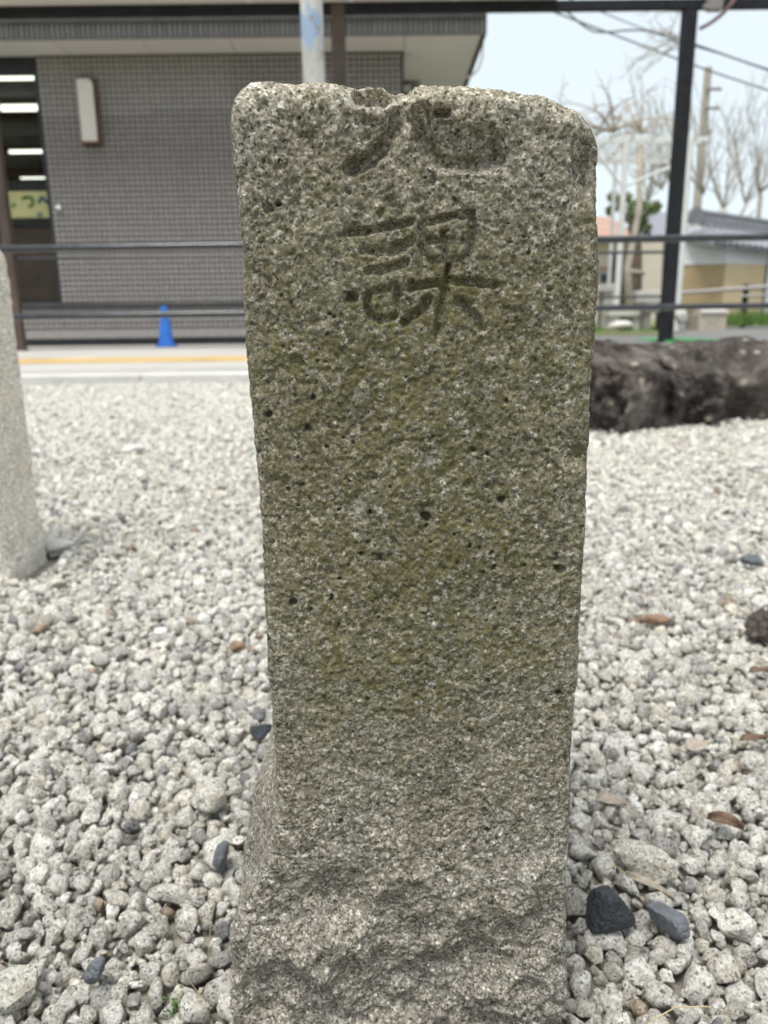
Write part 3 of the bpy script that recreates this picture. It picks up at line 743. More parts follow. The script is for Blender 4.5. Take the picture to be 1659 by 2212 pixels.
iop.inputs['Pick Instance'].default_value = True
def named(nm, ty):
    nd = gn.nodes.new('GeometryNodeInputNamedAttribute'); nd.data_type = ty; nd.inputs['Name'].default_value = nm
    return [o_ for o_ in nd.outputs if o_.enabled and o_.name == 'Attribute'][0]
gn.links.new(gin.outputs[0], iop.inputs['Points']); gn.links.new(ci.outputs[0], iop.inputs['Instance'])
e2r = gn.nodes.new('FunctionNodeEulerToRotation'); gn.links.new(named('turn', 'FLOAT_VECTOR'), e2r.inputs[0]); gn.links.new(e2r.outputs[0], iop.inputs['Rotation'])
gn.links.new(named('size', 'FLOAT'), iop.inputs['Scale']); gn.links.new(named('pick', 'INT'), iop.inputs['Instance Index'])
gn.links.new(iop.outputs[0], gout.inputs[0])
gob = tag(link('gravel', gme, gravel_bed), kind='stuff')
gmod = gob.modifiers.new('scatter', 'NODES'); gmod.node_group = gn

# ------------------------------------------------------------------ loose things on the gravel
def loose_stone(name, px, py, size, axes, mat, seed, label, lift=0.35, rot=(0, 0, 0), cuts=9):
    p = onz(px, py, 0.004)
    V = chunk(3, seed, axes, cuts=cuts, rough=0.06 if 'dark' in name else 0.20, freq=2.0, keep=(0.5, 0.85)) * size
    me = np_mesh(name, V, ICO[3][1], mat, smooth=False); o = link(name, me); me.polygons.foreach_set('use_smooth', np.ones(len(me.polygons), bool)); me.set_sharp_from_angle(angle=math.radians(28))
    o.location = (p.x, p.y, 0.004 + size * lift); o.rotation_euler = rot
    return tag(o, label, 'stone')
loose_stone('dark_stone', 1312, 2003, 0.0122, (1.25, 0.95, 1.0), M['dark_stone'], 301, 'large blue-black angular stone on the gravel right of the mossy post', 0.75, (0.2, 0.1, 0.3))
loose_stone('dark_stone', 1440, 2008, 0.0088, (1.3, 0.8, 0.9), M['grey_stone'], 302, 'slate grey stone under the dry leaf, right of the blue-black stone', 0.7, (0.3, 0.3, -0.6))
loose_stone('dark_stone', 477, 1875, 0.0085, (0.75, 0.9, 1.25), M['grey_stone'], 303, 'upright blue-grey stone just left of the mossy post foot', 0.8, (0.0, 0.15, 0.2))
loose_stone('dark_stone', 567, 1590, 0.0085, (1.2, 0.8, 0.75), M['dark_stone'], 304, 'small black stone touching the left edge of the mossy post', 0.5, (0.0, 0.3, 0.5))
loose_stone('dark_stone', 210, 2120, 0.0058, (0.8, 0.8, 1.4), M['grey_stone'], 305, 'thin dark grey stone chip at lower left among white gravel', 1.0, (0.1, 0.5, 0.2))
loose_stone('dark_stone', 1625, 1220, 0.011, (1.6, 0.7, 0.7), M['grey_stone'], 306, 'blue-grey flat stone by the right edge above the pine cone', 0.6, (0.1, 0.1, 0.2))
loose_stone('reddish_stone', 513, 1402, 0.0070, (1.1, 0.9, 0.9), M['rust_stone'], 307, 'small rust orange pebble left of the mossy post', 0.6)
loose_stone('reddish_stone', 1415, 1352, 0.0085, (1.7, 0.8, 0.75), M['rust_stone'], 308, 'reddish brown flat stone on the gravel right of the post', 0.7)
loose_stone('pale_stone', 290, 982, 0.024, (1.4, 0.8, 0.6), M['stone_light'], 309, 'whitish larger stone alone on the far gravel left of the post', 0.5)
loose_stone('pale_stone', 120, 1192, 0.017, (1.6, 0.8, 0.6), M['stone_light'], 310, 'white lump of stone beside the foot of the pale left post', 0.5)
loose_stone('pale_stone', 1390, 1885, 0.0108, (1.6, 0.9, 0.85), M['loose_white'], 311, 'biggest white stone above the slate grey stone on the right', 0.7, (0, 0.1, -0.45), 5)
loose_stone('pale_stone', 40, 2165, 0.0100, (1.3, 1.0, 0.9), M['loose_white'], 312, 'big white granular stone in the lower left corner', 0.8, (0, 0, 0.2), 5)
loose_stone('pale_stone', 455, 1745, 0.0108, (1.0, 1.0, 1.0), M['loose_white'], 313, 'round beige white stone left of the mossy post foot', 0.8, (0, 0, 0.2), 4)

def dry_leaf(px, py, L, wd, mat, label, rz, curl, tilt, seed, lift=0.010):
    p = onz(px, py, 0.006); rg_ = random.Random(seed); mb = MB(); nu, nw = 16, 7; v = []
    for s_ in (0, 1):
        for i in range(nu):
            u = i / (nu - 1); half = wd * math.sin(math.pi * min(0.985, max(0.015, u)) ** 0.9) ** 0.8
            for j in range(nw):
                t = j / (nw - 1) * 2 - 1
                z = curl * (t * t) * wd * 1.4 + 0.10 * L * math.sin(u * 5 + t * 2) * 0.5 - s_ * 0.00018 + 0.12 * L * (u - 0.5) ** 2
                v.append(((u - 0.5) * L, t * half + 0.08 * L * math.sin(u * 3), z))
    f = []
    for s_ in (0, 1):
        for i in range(nu - 1):
            for j in range(nw - 1):
                a = s_ * nu * nw + i * nw + j; f.append((a, a + 1, a + nw + 1, a + nw))
    m = nu * nw
    for i in range(nu - 1):
        for j in (0, nw - 1): a = i * nw + j; f.append((a, a + nw, a + nw + m, a + m))
    mb.raw(v, f)
    o = empty('dry_leaf', (p.x, p.y, lift), label, 'leaf'); 
    b = mb.build('blade', mat, None, True); b.parent = o
    s = MB().tube([(-0.5 * L, 0, 0.03 * L), (-0.62 * L, 0.03 * L, 0.05 * L), (-0.78 * L, 0.02 * L, 0.10 * L)], [0.0004, 0.00035, 0.0003], 6).build('stalk', M['straw'], None, True); s.parent = o
    o.rotation_euler = (tilt, 0.05, rz); return o
dry_leaf(1565, 1795, 0.020, 0.0042, M['leaf'], 'curled russet leaf lying on gravel at right, above the black stone', -0.5, 0.9, 0.5, 1)
dry_leaf(1400, 1955, 0.026, 0.0024, M['leaf_pale'], 'narrow beige dry leaf across the slate grey stone', -0.75, 0.6, 0.35, 2, 0.016)
dry_leaf(1505, 1625, 0.020, 0.0065, M['leaf_pale'], 'flat pinkish tan leaf scrap on gravel at right', 0.3, 0.2, 0.2, 3)
dry_leaf(1625, 1610, 0.021, 0.0035, M['leaf'], 'grey brown leaf near the right edge, below the pine cone', 0.15, 0.5, 0.3, 4)
dry_leaf(1320, 1745, 0.018, 0.0045, M['leaf_pale'], 'small straw coloured leaf between white stones close to the post', -0.4, 0.3, 0.3, 5)

def pine_cone(px, py, L, label, rz):
    p = onz(px, py, 0.0); o = empty('pine_cone', (p.x, p.y, 0.016), label, 'pine cone')
    mb = MB(); mb.tube([(-0.5 * L, 0, 0), (-0.2 * L, 0, 0), (0.3 * L, 0, 0), (0.48 * L, 0, 0)], [0.05 * L, 0.09 * L, 0.07 * L, 0.02 * L], 10)
    c = mb.build('core', M['cone_scale'], None, True); c.parent = o
    sm = MB(); sm.raw([(0, -0.09, 0), (0, 0.09, 0), (0.05, -0.16, 0.25), (0.05, 0.16, 0.25), (0.16, -0.10, 0.36), (0.16, 0.10, 0.36), (0.06, -0.09, 0.02), (0.06, 0.09, 0.02), (0.12, -0.15, 0.24), (0.12, 0.15, 0.24), (0.22, -0.09, 0.34), (0.22, 0.09, 0.34)],
                      [(0, 2, 3, 1), (2, 4, 5, 3), (6, 7, 9, 8), (8, 9, 11, 10), (4, 10, 11, 5), (0, 6, 8, 2), (2, 8, 10, 4), (1, 3, 9, 7), (3, 5, 11, 9), (0, 1, 7, 6)])
    me = sm.mesh('scale', M['cone_scale'])
    for k in range(44):
        u = k / 43; a = k * 2.39996; rad = (0.26 * math.sin(math.pi * (0.12 + 0.80 * u)) ** 0.8) * L
        s_ = bpy.data.objects.new('scale', me); COL.objects.link(s_); s_.parent = o
        x = (-0.42 + 0.86 * u) * L
        s_.location = (x, math.cos(a) * rad * 0.12, math.sin(a) * rad * 0.12)
        R_ = Matrix.Rotation(-(a - math.pi / 2), 4, 'X').inverted()
        s_.matrix_local = Matrix.Translation(s_.location) @ R_ @ Matrix.Diagonal((L * 0.55, L * 0.46, rad * 3.4 + 0.16 * L, 1))
    o.rotation_euler = (0.2, -0.1, rz)
    return o
pine_cone(1645, 1392, 0.044, 'dark open pine cone lying on gravel at the right edge', 0.7)
dry_leaf(1640, 1462, 0.020, 0.0040, M['leaf'], 'brown leaf fragment lying just below the pine cone', 0.1, 0.5, 0.3, 6)
def grass_stem(pts, r, label):
    mb = MB().tube(pts, [r] * (len(pts) - 1) + [r * 0.4], 6); o = mb.build('dry_grass_stem', M['straw'], None, True); return tag(o, label, 'grass stem')
p = onz(388, 2205, 0.004); q = Vector((p.x, p.y, 0.004))
grass_stem([q, q + Vector((0.0, 0.001, 0.008)), q + Vector((0.0008, 0.002, 0.018))], 0.00022, 'short pale dry grass stem standing at the bottom left of the post')
p = onz(455, 2215, 0.004); q = Vector((p.x, p.y, 0.004))
grass_stem([q, q + Vector((-0.002, 0.002, 0.010)), q + Vector((-0.009, 0.004, 0.020))], 0.00022, 'bent dry grass stem leaning left beside the post foot')
p = onz(445, 2100, 0.004); q = Vector((p.x, p.y, 0.006))
grass_stem([q, q + Vector((0.002, 0.001, 0.010)), q + Vector((0.0035, 0.002, 0.024))], 0.0002, 'tall thin dry grass stem closest to the left side of the post')
p = onz(1510, 2200, 0.010); q = Vector((p.x, p.y, 0.011))
grass_stem([q + Vector((-0.024, -0.004, 0.001)), q + Vector((-0.010, 0.001, 0.004)), q + Vector((0.004, 0.002, 0.003)), q + Vector((0.018, 0.0, 0.0))], 0.00028, 'dry grass stem lying flat on gravel at the bottom right')
p = onz(380, 2195, 0.0); mbm = MB()
for i in range(70):
    a, rr = random.uniform(0, 6.28), abs(random.gauss(0, 0.0032)); x, y, z = p.x + rr * math.cos(a), p.y + rr * math.sin(a), random.uniform(0.001, 0.008)
    d = random.uniform(0, 6.28); s_ = random.uniform(0.0008, 0.0018)
    mbm.raw([(x, y, z), (x + s_ * math.cos(d), y + s_ * math.sin(d), z + s_ * 0.7), (x + s_ * math.cos(d + 1.1), y + s_ * math.sin(d + 1.1), z + s_ * 0.9), (x + 0.0003, y + 0.0003, z + s_ * 0.2)], [(0, 1, 2), (0, 2, 3), (0, 3, 1), (1, 3, 2)])
tag(mbm.build('moss_tuft', M['moss']), 'tiny green moss tuft between stones at the bottom left', 'moss')

# ------------------------------------------------------------------ near guard rail and painted pole
RY = 4.12
rl = empty('guard_rail', (0, RY, PLAT), 'black two-bar pipe guard rail crossing the whole picture on the pavement edge', 'railing')
def rail(name, pl, pr, Y, rad, mat, parent, x0=None, x1=None):
    a, b = at(*pl, Y), at(*pr, Y); k = (b.z - a.z) / (b.x - a.x)
    x0 = a.x if x0 is None else x0; x1 = b.x if x1 is None else x1
    P0, P1 = Vector((x0, Y, a.z + k * (x0 - a.x))), Vector((x1, Y, a.z + k * (x1 - a.x)))
    o = MB().tube([P0.lerp(P1, i / 8) for i in range(9)], rad, 14).build(name, mat, parent, angle=40); return o, P0, P1
_, ra, rb_ = rail('rail', (60, 537), (1600, 513), RY, 0.0175, M['railpaint'], rl, -2.6, 2.9)
rail('rail', (60, 684), (1600, 661), RY, 0.0155, M['railpaint'], rl, -2.6, 2.9)
for x in (-2.45, 0.12, 2.75):
    z = ra.z + (rb_.z - ra.z) * (x + 2.6) / 5.5
    MB().tube([(x, RY + 0.001, PLAT - 0.05), (x, RY + 0.001, z)], 0.021, 14).build('post', M['railpaint'], rl, angle=40)

c_ = at(675, 90, 2.7)
po = empty('steel_pole', (c_.x, 2.7, 0), 'round steel pole with peeling blue paint rising behind the mossy post', 'pole')
wpx = 24.0 / FPX * 2.7 / 1.12
MB().tube([(c_.x, 2.7, -0.1), (c_.x, 2.7, 1.0), (c_.x, 2.7, 2.6)], wpx, 28).build('shaft', M['pole'], po, angle=40)
MB().tube([(c_.x, 2.7, -0.02), (c_.x, 2.7, 0.03)], wpx * 1.8, 24).build('footing', M['kerb'], po, angle=40)

# ------------------------------------------------------------------ canopy frame: columns, beam, ceiling, thin rails
CY = 7.75
zc_top = at(300, 12.5, CY - 0.06).z; zc_bot = at(300, 31, CY - 0.06).z
def column(name, ptop, pbase, wpix, mat, label, hsec=False, Y=CY):
    t_, b_ = at(*ptop, Y), at(*pbase, Y); cx = 0.5 * (t_.x + b_.x) if not hsec else b_.x
    w = wpix / FPX * Y / 1.05
    o = empty(name, (cx, Y, PLAT), label, 'column', None)
    if hsec:
        MB().box(cx - w / 2, cx + w / 2, Y - w / 2, Y - w / 2 + 0.014, PLAT, zc_top).build('flange', mat, o)
        MB().box(cx - w / 2, cx + w / 2, Y + w / 2 - 0.014, Y + w / 2, PLAT, zc_top).build('flange', mat, o)
        MB().box(cx - 0.005, cx + 0.005, Y - w / 2 + 0.0145, Y + w / 2 - 0.0145, PLAT, zc_top).build('web', mat, o)
    else:
        MB().bbox(cx - w / 2, cx + w / 2, Y - w / 2, Y + w / 2, PLAT, zc_top, 0.008).build('shaft', mat, o)
    MB().bbox(cx - w * 0.75, cx + w * 0.62, Y - w * 0.6, Y + w * 0.6, PLAT, PLAT + 0.02, 0.003).build('base_plate', mat, o)
    for sx in (-1, 1):
        MB().tube([(cx + sx * w * 0.58, Y - w * 0.55, PLAT + 0.02), (cx + sx * w * 0.58, Y - w * 0.55, PLAT + 0.045)], 0.010, 6).build('bolt', mat, o)
    return o, cx, w
col_l, xl_, wl_ = column('canopy_column', (-1, 290), (35, 744), 20, M['brown_steel'], 'dark brown square column at the left edge by the shop window')
col_m, xm_, wm_ = column('canopy_column', (728, 20), (735, 170), 28, M['brown_steel'], 'dark brown column beside the blue-painted pole, its foot hidden behind the post')
col_r, xr_, wr_ = column('canopy_column', (1490, 20), (1437, 733), 26, M['black'], 'black steel column standing on green mat at right', False)
bm_ = empty('canopy_beam', (0, CY, zc_bot), 'long black steel beam along the top edge of the picture', 'beam')
zr_off = 0.0
def beam_z(px, py): return at(px, py, CY - 0.11).z
MB().box(-6.5, 5.5, CY - 0.06, CY - 0.048, zc_bot, zc_top + 0.004).build('web_plate', M['black'], bm_)
MB().box(-6.5, 5.5, CY - 0.047, CY + 0.022, zc_bot + 0.002, zc_bot + 0.012).build('bottom_flange', M['black'], bm_)
MB().box(-6.5, 5.5, CY - 0.047, CY + 0.022, zc_top - 0.004, zc_top + 0.008).build('top_flange', M['black'], bm_)
cc = empty('canopy_ceiling', (-2.5, 7.2, zc_top + 0.03), 'pale boarded canopy ceiling above the black beam at top left', 'canopy')
x = -6.6
while x < 1.5:
    MB().box(x + 0.004, x + 0.906, 7.15, CY + 0.09, zc_top + 0.012, zc_top + 0.024).build('ceiling_panel', M['soffit'], cc); x += 0.91
fr = empty('handrail', (0.5, CY, PLAT), 'thin dark double handrail strung between the canopy columns', 'railing')
rail('rail', (300, 556), (1400, 545), CY, 0.0135, M['railpaint'], fr, xl_ + wl_ / 2 + 0.001, xr_ - wr_ / 2 - 0.001)
rail('rail', (300, 655), (1400, 641), CY, 0.0115, M['railpaint'], fr, xl_ + wl_ / 2 + 0.001, xr_ - wr_ / 2 - 0.001)
# cable and bracket at the top of the black column
p0, p1, p2 = at(1592, -8, CY - 0.15), at(1555, 35, CY - 0.15), at(1512, 62, CY - 0.15)
tag(MB().tube([p0, p0.lerp(p1, .5) + Vector((0.006, 0, -0.006)), p1, p1.lerp(p2, .5) + Vector((0, 0, -0.008)), p2], 0.016, 8).build('conduit', M['rusty_cable'], None, True), 'red-brown conduit hanging from the beam beside the black column', 'cable')
br = at(1543, 10, CY - 0.16)
tag(MB().bbox(br.x - 0.06, br.x + 0.07, CY - 0.19, CY - 0.115, br.z - 0.05, br.z + 0.07, 0.012).tube([(br.x - 0.09, CY - 0.15, br.z - 0.02), (br.x + 0.03, CY - 0.15, br.z + 0.01)], 0.022, 10).build('cable_clamp', M['pipe']), 'small grey clamp on the beam right of the black column', 'clamp')
# green mat
g0 = onz(1440, 739, PLAT)
mt = MB(); mt.bbox(onz(1405, 739, PLAT).x, onz(1545, 739, PLAT).x, g0.y - 0.40, g0.y + 0.55, PLAT + 0.004, PLAT + 0.028, 0.008)
tag(mt.build('rubber_mat', M['green_mat']), 'bright green mat on the ground around the black column foot', 'mat')

# ------------------------------------------------------------------ station building
WY = 9.30
zw_top = at(400, 117, WY).z
xw0 = at(97, 300, WY).x; xw1 = at(872, 140, WY).x
x_lo = -7.5
z_sill = at(150, 652, WY).z; z_head = at(60, 137, WY).z
st = empty('station_building', (-2.0, WY, PLAT), 'grey mosaic-tiled station building with deep pale eaves on the left', 'building')
wall = MB().box(xw0, xw1, WY, WY + 0.20, PLAT, zw_top).build('wall', M['grout'], st)
MB().box(x_lo, xw0 - 0.001, WY, WY + 0.20, PLAT, z_sill - 0.03).build('wall', M['grout'], st)
MB().box(xw1 - 0.20, xw1 - 0.0005, WY + 0.2005, 15.5, PLAT, zw_top).build('wall', M['plaster'], st)
# tiles, each proud of the grout
PT = 0.0600
z_t0 = PLAT + 0.19
tm = MB().box(0, PT - 0.012, -0.006, -0.0005, 0, PT - 0.012)
tile_me = tm.mesh('tile', M['tile'])
ncx = int((xw1 - xw0) / PT); ncz = int((zw_top - z_t0) / PT)
cand = [(i, j) for j in range(ncz) for i in range(ncx)]
def seen(i, j):
    x, z = xw0 + (i + .5) * PT, z_t0 + (j + .5) * PT
    px, py = project(np.array([x, WY, z])); return px < 500 and 130 < py < 520
big = [c for c in cand if seen(*c)]
big = sorted(big, key=lambda c: (-c[1], c[0]))[:300]; bs = set(big)
for i, j in big:
    o = bpy.data.objects.new('tile', tile_me); COL.objects.link(o); o.parent = wall
    o.location = (xw0 + i * PT + 0.003, WY, z_t0 + j * PT + 0.003)
VB = np.array([(0, 0, 0), (1, 0, 0), (1, 1, 0), (0, 1, 0), (0, 0, 1), (1, 0, 1), (1, 1, 1), (0, 1, 1)], float)
FB = np.array([(0, 3, 2, 1), (4, 5, 6, 7), (0, 1, 5, 4), (1, 2, 6, 5), (2, 3, 7, 6), (3, 0, 4, 7)])
rest = [(xw0 + i * PT + 0.003, z_t0 + j * PT + 0.003) for i, j in cand if (i, j) not in bs]
rest += [(xw0 - (i + 1) * PT, z_t0 + j * PT + 0.003) for i in range(12) for j in range(int((z_sill - 0.03 - z_t0) / PT))]
rest = np.array(rest); n = len(rest)
V = VB[None] * np.array([PT - 0.012, 0.0055, PT - 0.012]) + np.stack([rest[:, 0], np.full(n, WY - 0.006), rest[:, 1]], -1)[:, None]
F = (FB[None] + (np.arange(n) * 8)[:, None, None]).reshape(-1, 4)
o = link('tile_field', np_mesh('tile_field', V.reshape(-1, 3), F, M['tile'], smooth=False), wall); o.matrix_parent_inverse = Matrix(); o['kind'] = 'stuff'
o.parent = wall
# plinth bands
MB().box(x_lo, xw1 + 0.004, WY - 0.030, WY - 0.0002, PLAT + 0.085, PLAT + 0.185).build('base_band', M['tile'], st)
MB().box(x_lo, xw1 + 0.004, WY - 0.012, WY - 0.0002, PLAT + 0.002, PLAT + 0.084).build('base_recess', M['frame'], st)
zl0, zl1 = at(300, 663, WY).z, at(300, 653, WY).z
MB().box(x_lo, xw1 + 0.004, WY - 0.022, WY - 0.0065, zl0, zl1).build('wall_band', M['fascia'], st)
# window
wn = MB().box(xw0 - 0.055, xw0 - 0.002, WY + 0.02, WY + 0.09, z_sill - 0.03, zw_top).build('window', M['frame'], st)
MB().box(x_lo, xw0 - 0.056, WY + 0.02, WY + 0.09, z_head - 0.09, zw_top).build('window_head', M['frame'], wn)
MB().box(x_lo, xw0 - 0.056, WY - 0.01, WY + 0.09, z_sill - 0.029, z_sill + 0.01).build('sill', M['frame'], wn)
gt = NT('window_glass', 0.03, 0.5); gt.b.inputs['Transmission Weight'].default_value = 1.0; gt.b.inputs['IOR'].default_value = 1.02; gt.color((0.75, 0.76, 0.72))
MB().box(x_lo, xw0 - 0.056, WY + 0.05, WY + 0.056, z_sill + 0.0105, z_head - 0.0905).build('pane', gt.m, wn)
zb0, zb1 = at(75, 412, WY + 0.1).z, at(75, 390, WY + 0.1).z
MB().box(x_lo, xw0 - 0.06, WY + 0.093, WY + 0.12, zb0, zb1).build('transom', M['frame'], wn)
zb2, zb3 = at(75, 490, WY + 0.1).z, at(75, 471, WY + 0.1).z
MB().box(x_lo, xw0 - 0.06, WY + 0.093, WY + 0.12, zb2, zb3).build('transom', M['frame'], wn)
MB().box(x_lo, xw0 - 0.06, WY + 0.125, WY + 0.14, PLAT, zb2 - 0.001).build('kick_panel', M['brown_steel'], wn)
# room behind the glass
zr = zw_top + 0.02
MB().box(x_lo, xw0 + 0.6, 16.0, 16.1, PLAT, zr).build('room_wall', M['room'], st)
MB().box(xw0 + 0.6, xw0 + 0.7, WY + 0.205, 16.0, PLAT, zr).build('room_wall', M['room'], st)
MB().box(x_lo, xw0 + 0.6, WY + 0.205, 15.99, zr + 0.001, zr + 0.06).build('room_ceiling', M['room_olive'], st)
for k, yy in enumerate((11.6, 13.7, 15.5)):
    MB().box(x_lo, xw0 + 0.59, yy, yy + 0.20, zr - 0.10, zr - 0.0005).build('ceiling_beam', M['room'], st)
# sign with the painted kana behind the glass
SYY = WY + 0.088
a, b = at(22, 414, SYY), at(124, 470, SYY)
sg = empty('window_sign', (a.x, SYY, b.z), 'pale yellow sign with green and blue kana behind the window', 'sign')
MB().bbox(a.x - 0.06, b.x, SYY - 0.012, SYY, b.z, a.z, 0.003).build('board', M['sign_yellow'], sg)
def kana(pts, w, mat):
    P3 = [at(x, y, SYY - 0.016) for x, y in pts]; n_ = len(P3); mb = MB(); v = []
    for i in range(n_):
        t_ = (P3[min(i + 1, n_ - 1)] - P3[max(i - 1, 0)]).normalized(); nn = Vector((-t_.z, 0, t_.x)); w_ = w * (0.75 if i in (0, n_ - 1) else 1.0)
        v += [P3[i] + nn * w_ / 2, P3[i] - nn * w_ / 2, P3[i] + nn * w_ / 2 + Vector((0, 0.003, 0)), P3[i] - nn * w_ / 2 + Vector((0, 0.003, 0))]
    f = [(0, 1, 3, 2), (4 * n_ - 4, 4 * n_ - 2, 4 * n_ - 1, 4 * n_ - 3)]
    for i in range(n_ - 1):
        q = 4 * i; f += [(q, q + 4, q + 5, q + 1), (q + 2, q + 3, q + 7, q + 6), (q, q + 2, q + 6, q + 4), (q + 1, q + 5, q + 7, q + 3)]
    mb.raw(v, f).build('letter', mat, sg)
def ks(pts): return [((0 + x / 5.53) / 1.8228, (650 + y / 5.53) / 1.8228) for x, y in pts]
kana(ks([(470, 740), (520, 718), (580, 700), (640, 700), (690, 730), (718, 780), (715, 840), (680, 885), (620, 918)]), 0.034, M['sign_green'])
kana(ks([(835, 840), (870, 765), (905, 705), (950, 730), (1010, 800), (1095, 890)]), 0.038, M['sign_blue'])
kana(ks([(270, 830), (310, 850), (290, 890), (265, 915)]), 0.034, M['sign_green'])
kana(ks([(815, 1095), (865, 1070), (925, 1095)]), 0.040, M['sign_blue'])
# ceiling lamps inside, in receding rows
for k, (pl, pr, th, nm) in enumerate((((-60, 172), (92, 167), 0.019, 'first'), ((3, 235), (97, 231), 0.038, 'second'), ((21, 330), (109, 325), 0.024, 'third'), ((45, 386), (116, 383), 0.013, 'fourth'))):
    Yk = (9.75, 11.0, 13.2, 15.2)[k]
    zk = at(*pr, Yk).z; 
    P0, P1 = at(*pl, Yk), at(*pr, Yk); P1.z = P0.z = 0.5 * (P0.z + P1.z)
    lamp = empty('ceiling_lamp', (P0.x, Yk, P0.z), ['topmost white strip lamp seen through the window', 'thick bright strip lamp, second from the top behind the window', 'third white strip lamp from the top behind the window', 'dim strip lamp just above the yellow window sign'][k], 'lamp', 'strip lamps behind the window')
    MB().tube([P0, P1], th, 12).build('tube', M['tube'], lamp, angle=40)
    MB().box(P0.x, P1.x, Yk - 0.03, Yk + 0.03, P0.z + th + 0.001, P0.z + th + 0.03).build('housing', M['fascia_light'], lamp)
    MB().tube([(0.5 * (P0.x + P1.x), Yk, P0.z + th + 0.031), (0.5 * (P0.x + P1.x), Yk, max(zr + 0.02, P0.z + th + 0.04))], 0.008, 6).build('rod', M['fascia_light'], lamp)
hb = at(127, 448, WY - 0.03)
tag(MB().tube([(hb.x, WY - 0.045, hb.z), (hb.x, WY - 0.0065, hb.z)], 0.026, 14).tube([(hb.x, WY - 0.05, hb.z), (hb.x, WY - 0.0455, hb.z)], [0.014, 0.02], 14).build('door_bell', M['chrome'], None, angle=40), 'small shiny round fitting at the window edge beside the yellow sign', 'fitting')
# wall lamp
a, b = at(172, 166, WY - 0.08), at(212, 312, WY - 0.08)
cx, wv = at(190, 240, WY - 0.08).x, 33 / FPX * WY / 1.1
wl = empty('wall_lamp', (cx, WY, b.z), 'tall white wall lamp with brown trim on the tiled wall', 'lamp')
z0, z1 = b.z, a.z
MB().bbox(cx - wv / 2 - 0.005, cx + wv / 2 + 0.02, WY - 0.03, WY - 0.0065, z0, z1, 0.006).build('back_plate', M['brown_trim'], wl)
pf = [(cx - wv / 2, z0 + 0.03), (cx + wv / 2, z0 + 0.03)] + [(cx + wv / 2 - 0.06 + 0.06 * math.cos(t), z1 - 0.085 + 0.06 * math.sin(t)) for t in np.linspace(0, math.pi / 2, 7)] + [(cx - wv / 2, z1 - 0.025)]
MB().prism(pf, WY - 0.11, WY - 0.0305).build('diffuser', M['lamp_white'], wl, angle=40)
MB().bbox(cx - wv / 2 - 0.004, cx + wv / 2 + 0.02, WY - 0.12, WY - 0.0305, z0, z0 + 0.028, 0.004).build('bottom_cap', M['brown_trim'], wl)
MB().prism([(cx + wv / 2 + 0.002, z0 + 0.03), (cx + wv / 2 + 0.02, z0 + 0.03)] + [(cx + wv / 2 - 0.06 + 0.08 * math.cos(t), z1 - 0.085 + 0.08 * math.sin(t)) for t in np.linspace(0, math.pi / 2, 8)] + [(cx - wv / 2, z1 - 0.004), (cx - wv / 2, z1 - 0.022)] + [(cx + wv / 2 - 0.06 + 0.0625 * math.cos(t), z1 - 0.085 + 0.0625 * math.sin(t)) for t in np.linspace(math.pi / 2, 0, 8)], WY - 0.105, WY - 0.0305).build('trim', M['brown_trim'], wl)
# eaves: boarded soffit, ribbed fascia
EY = WY * (at(400, 117, 1).z - CAM_H) / (at(400, 80, 1).z - CAM_H)
xe = at(1047, 66, EY).x
zsf = zw_top + 0.004
ev = MB().box(x_lo, xe, EY + 0.02, 15.5, zsf + 0.012, zsf + 0.30).build('eaves', M['fascia'], st)
x = xw1 + 0.0
for k in range(9):
    x0 = x - 1.37 * 0.66
    MB().box(x0 + 0.004, x - 0.004, EY + 0.02, WY + 0.10, zsf, zsf + 0.0115).build('soffit_panel', M['soffit'], ev); x = x0
for k in range(6):
    y0 = EY + 0.02 + k * 0.95
    MB().box(xw1 + 0.004, xe - 0.03, y0 + 0.003, y0 + 0.947, zsf, zsf + 0.0115).build('soffit_panel', M['soffit'], ev)
MB().box(xw1 + 0.05, xe - 0.05, EY + 2.10, EY + 2.16, zsf - 0.05, zsf - 0.001).build('soffit_batten', M['frame'], ev)
rm = MB().box(-0.012, 0.012, -0.014, 0, 0, 1).mesh('rib', M['fascia_light'])
zf0, zf1 = zsf - 0.012, zsf + 0.30
MB().box(x_lo, xe, EY, EY + 0.019, zf0, zf1).build('fascia', M['fascia'], ev)
MB().box(x_lo, xe + 0.01, EY - 0.03, EY - 0.0005, zf0 + 0.150, zf0 + 0.172).build('fascia_rail', M['fascia'], ev)
x = x_lo + 0.03
rg2 = random.Random(4)
while x < xe:
    o = bpy.data.objects.new('rib', rm); COL.objects.link(o); o.parent = ev
    o.location = (x, EY - 0.0005, zf0); o.scale = (rg2.uniform(0.6, 1.0), 1, 0.148)
    o = bpy.data.objects.new('rib', rm); COL.objects.link(o); o.parent = ev
    o.location = (x + 0.02, EY - 0.0005, zf0 + 0.1725); o.scale = (rg2.uniform(0.6, 1.0), 1, 0.125)
    x += 0.052
MB().box(xe + 0.0005, xe + 0.02, EY, 15.5, zf0, zf1).build('rake_board', M['fascia'], ev)
for k in range(26):
    o = bpy.data.objects.new('rib', rm); COL.objects.link(o); o.parent = ev
    o.location = (xe - 0.02 - 0.0, EY + 0.06 + k * 0.075, zf0 - 0.004); o.scale = (1.0, 1.0, 0.012)
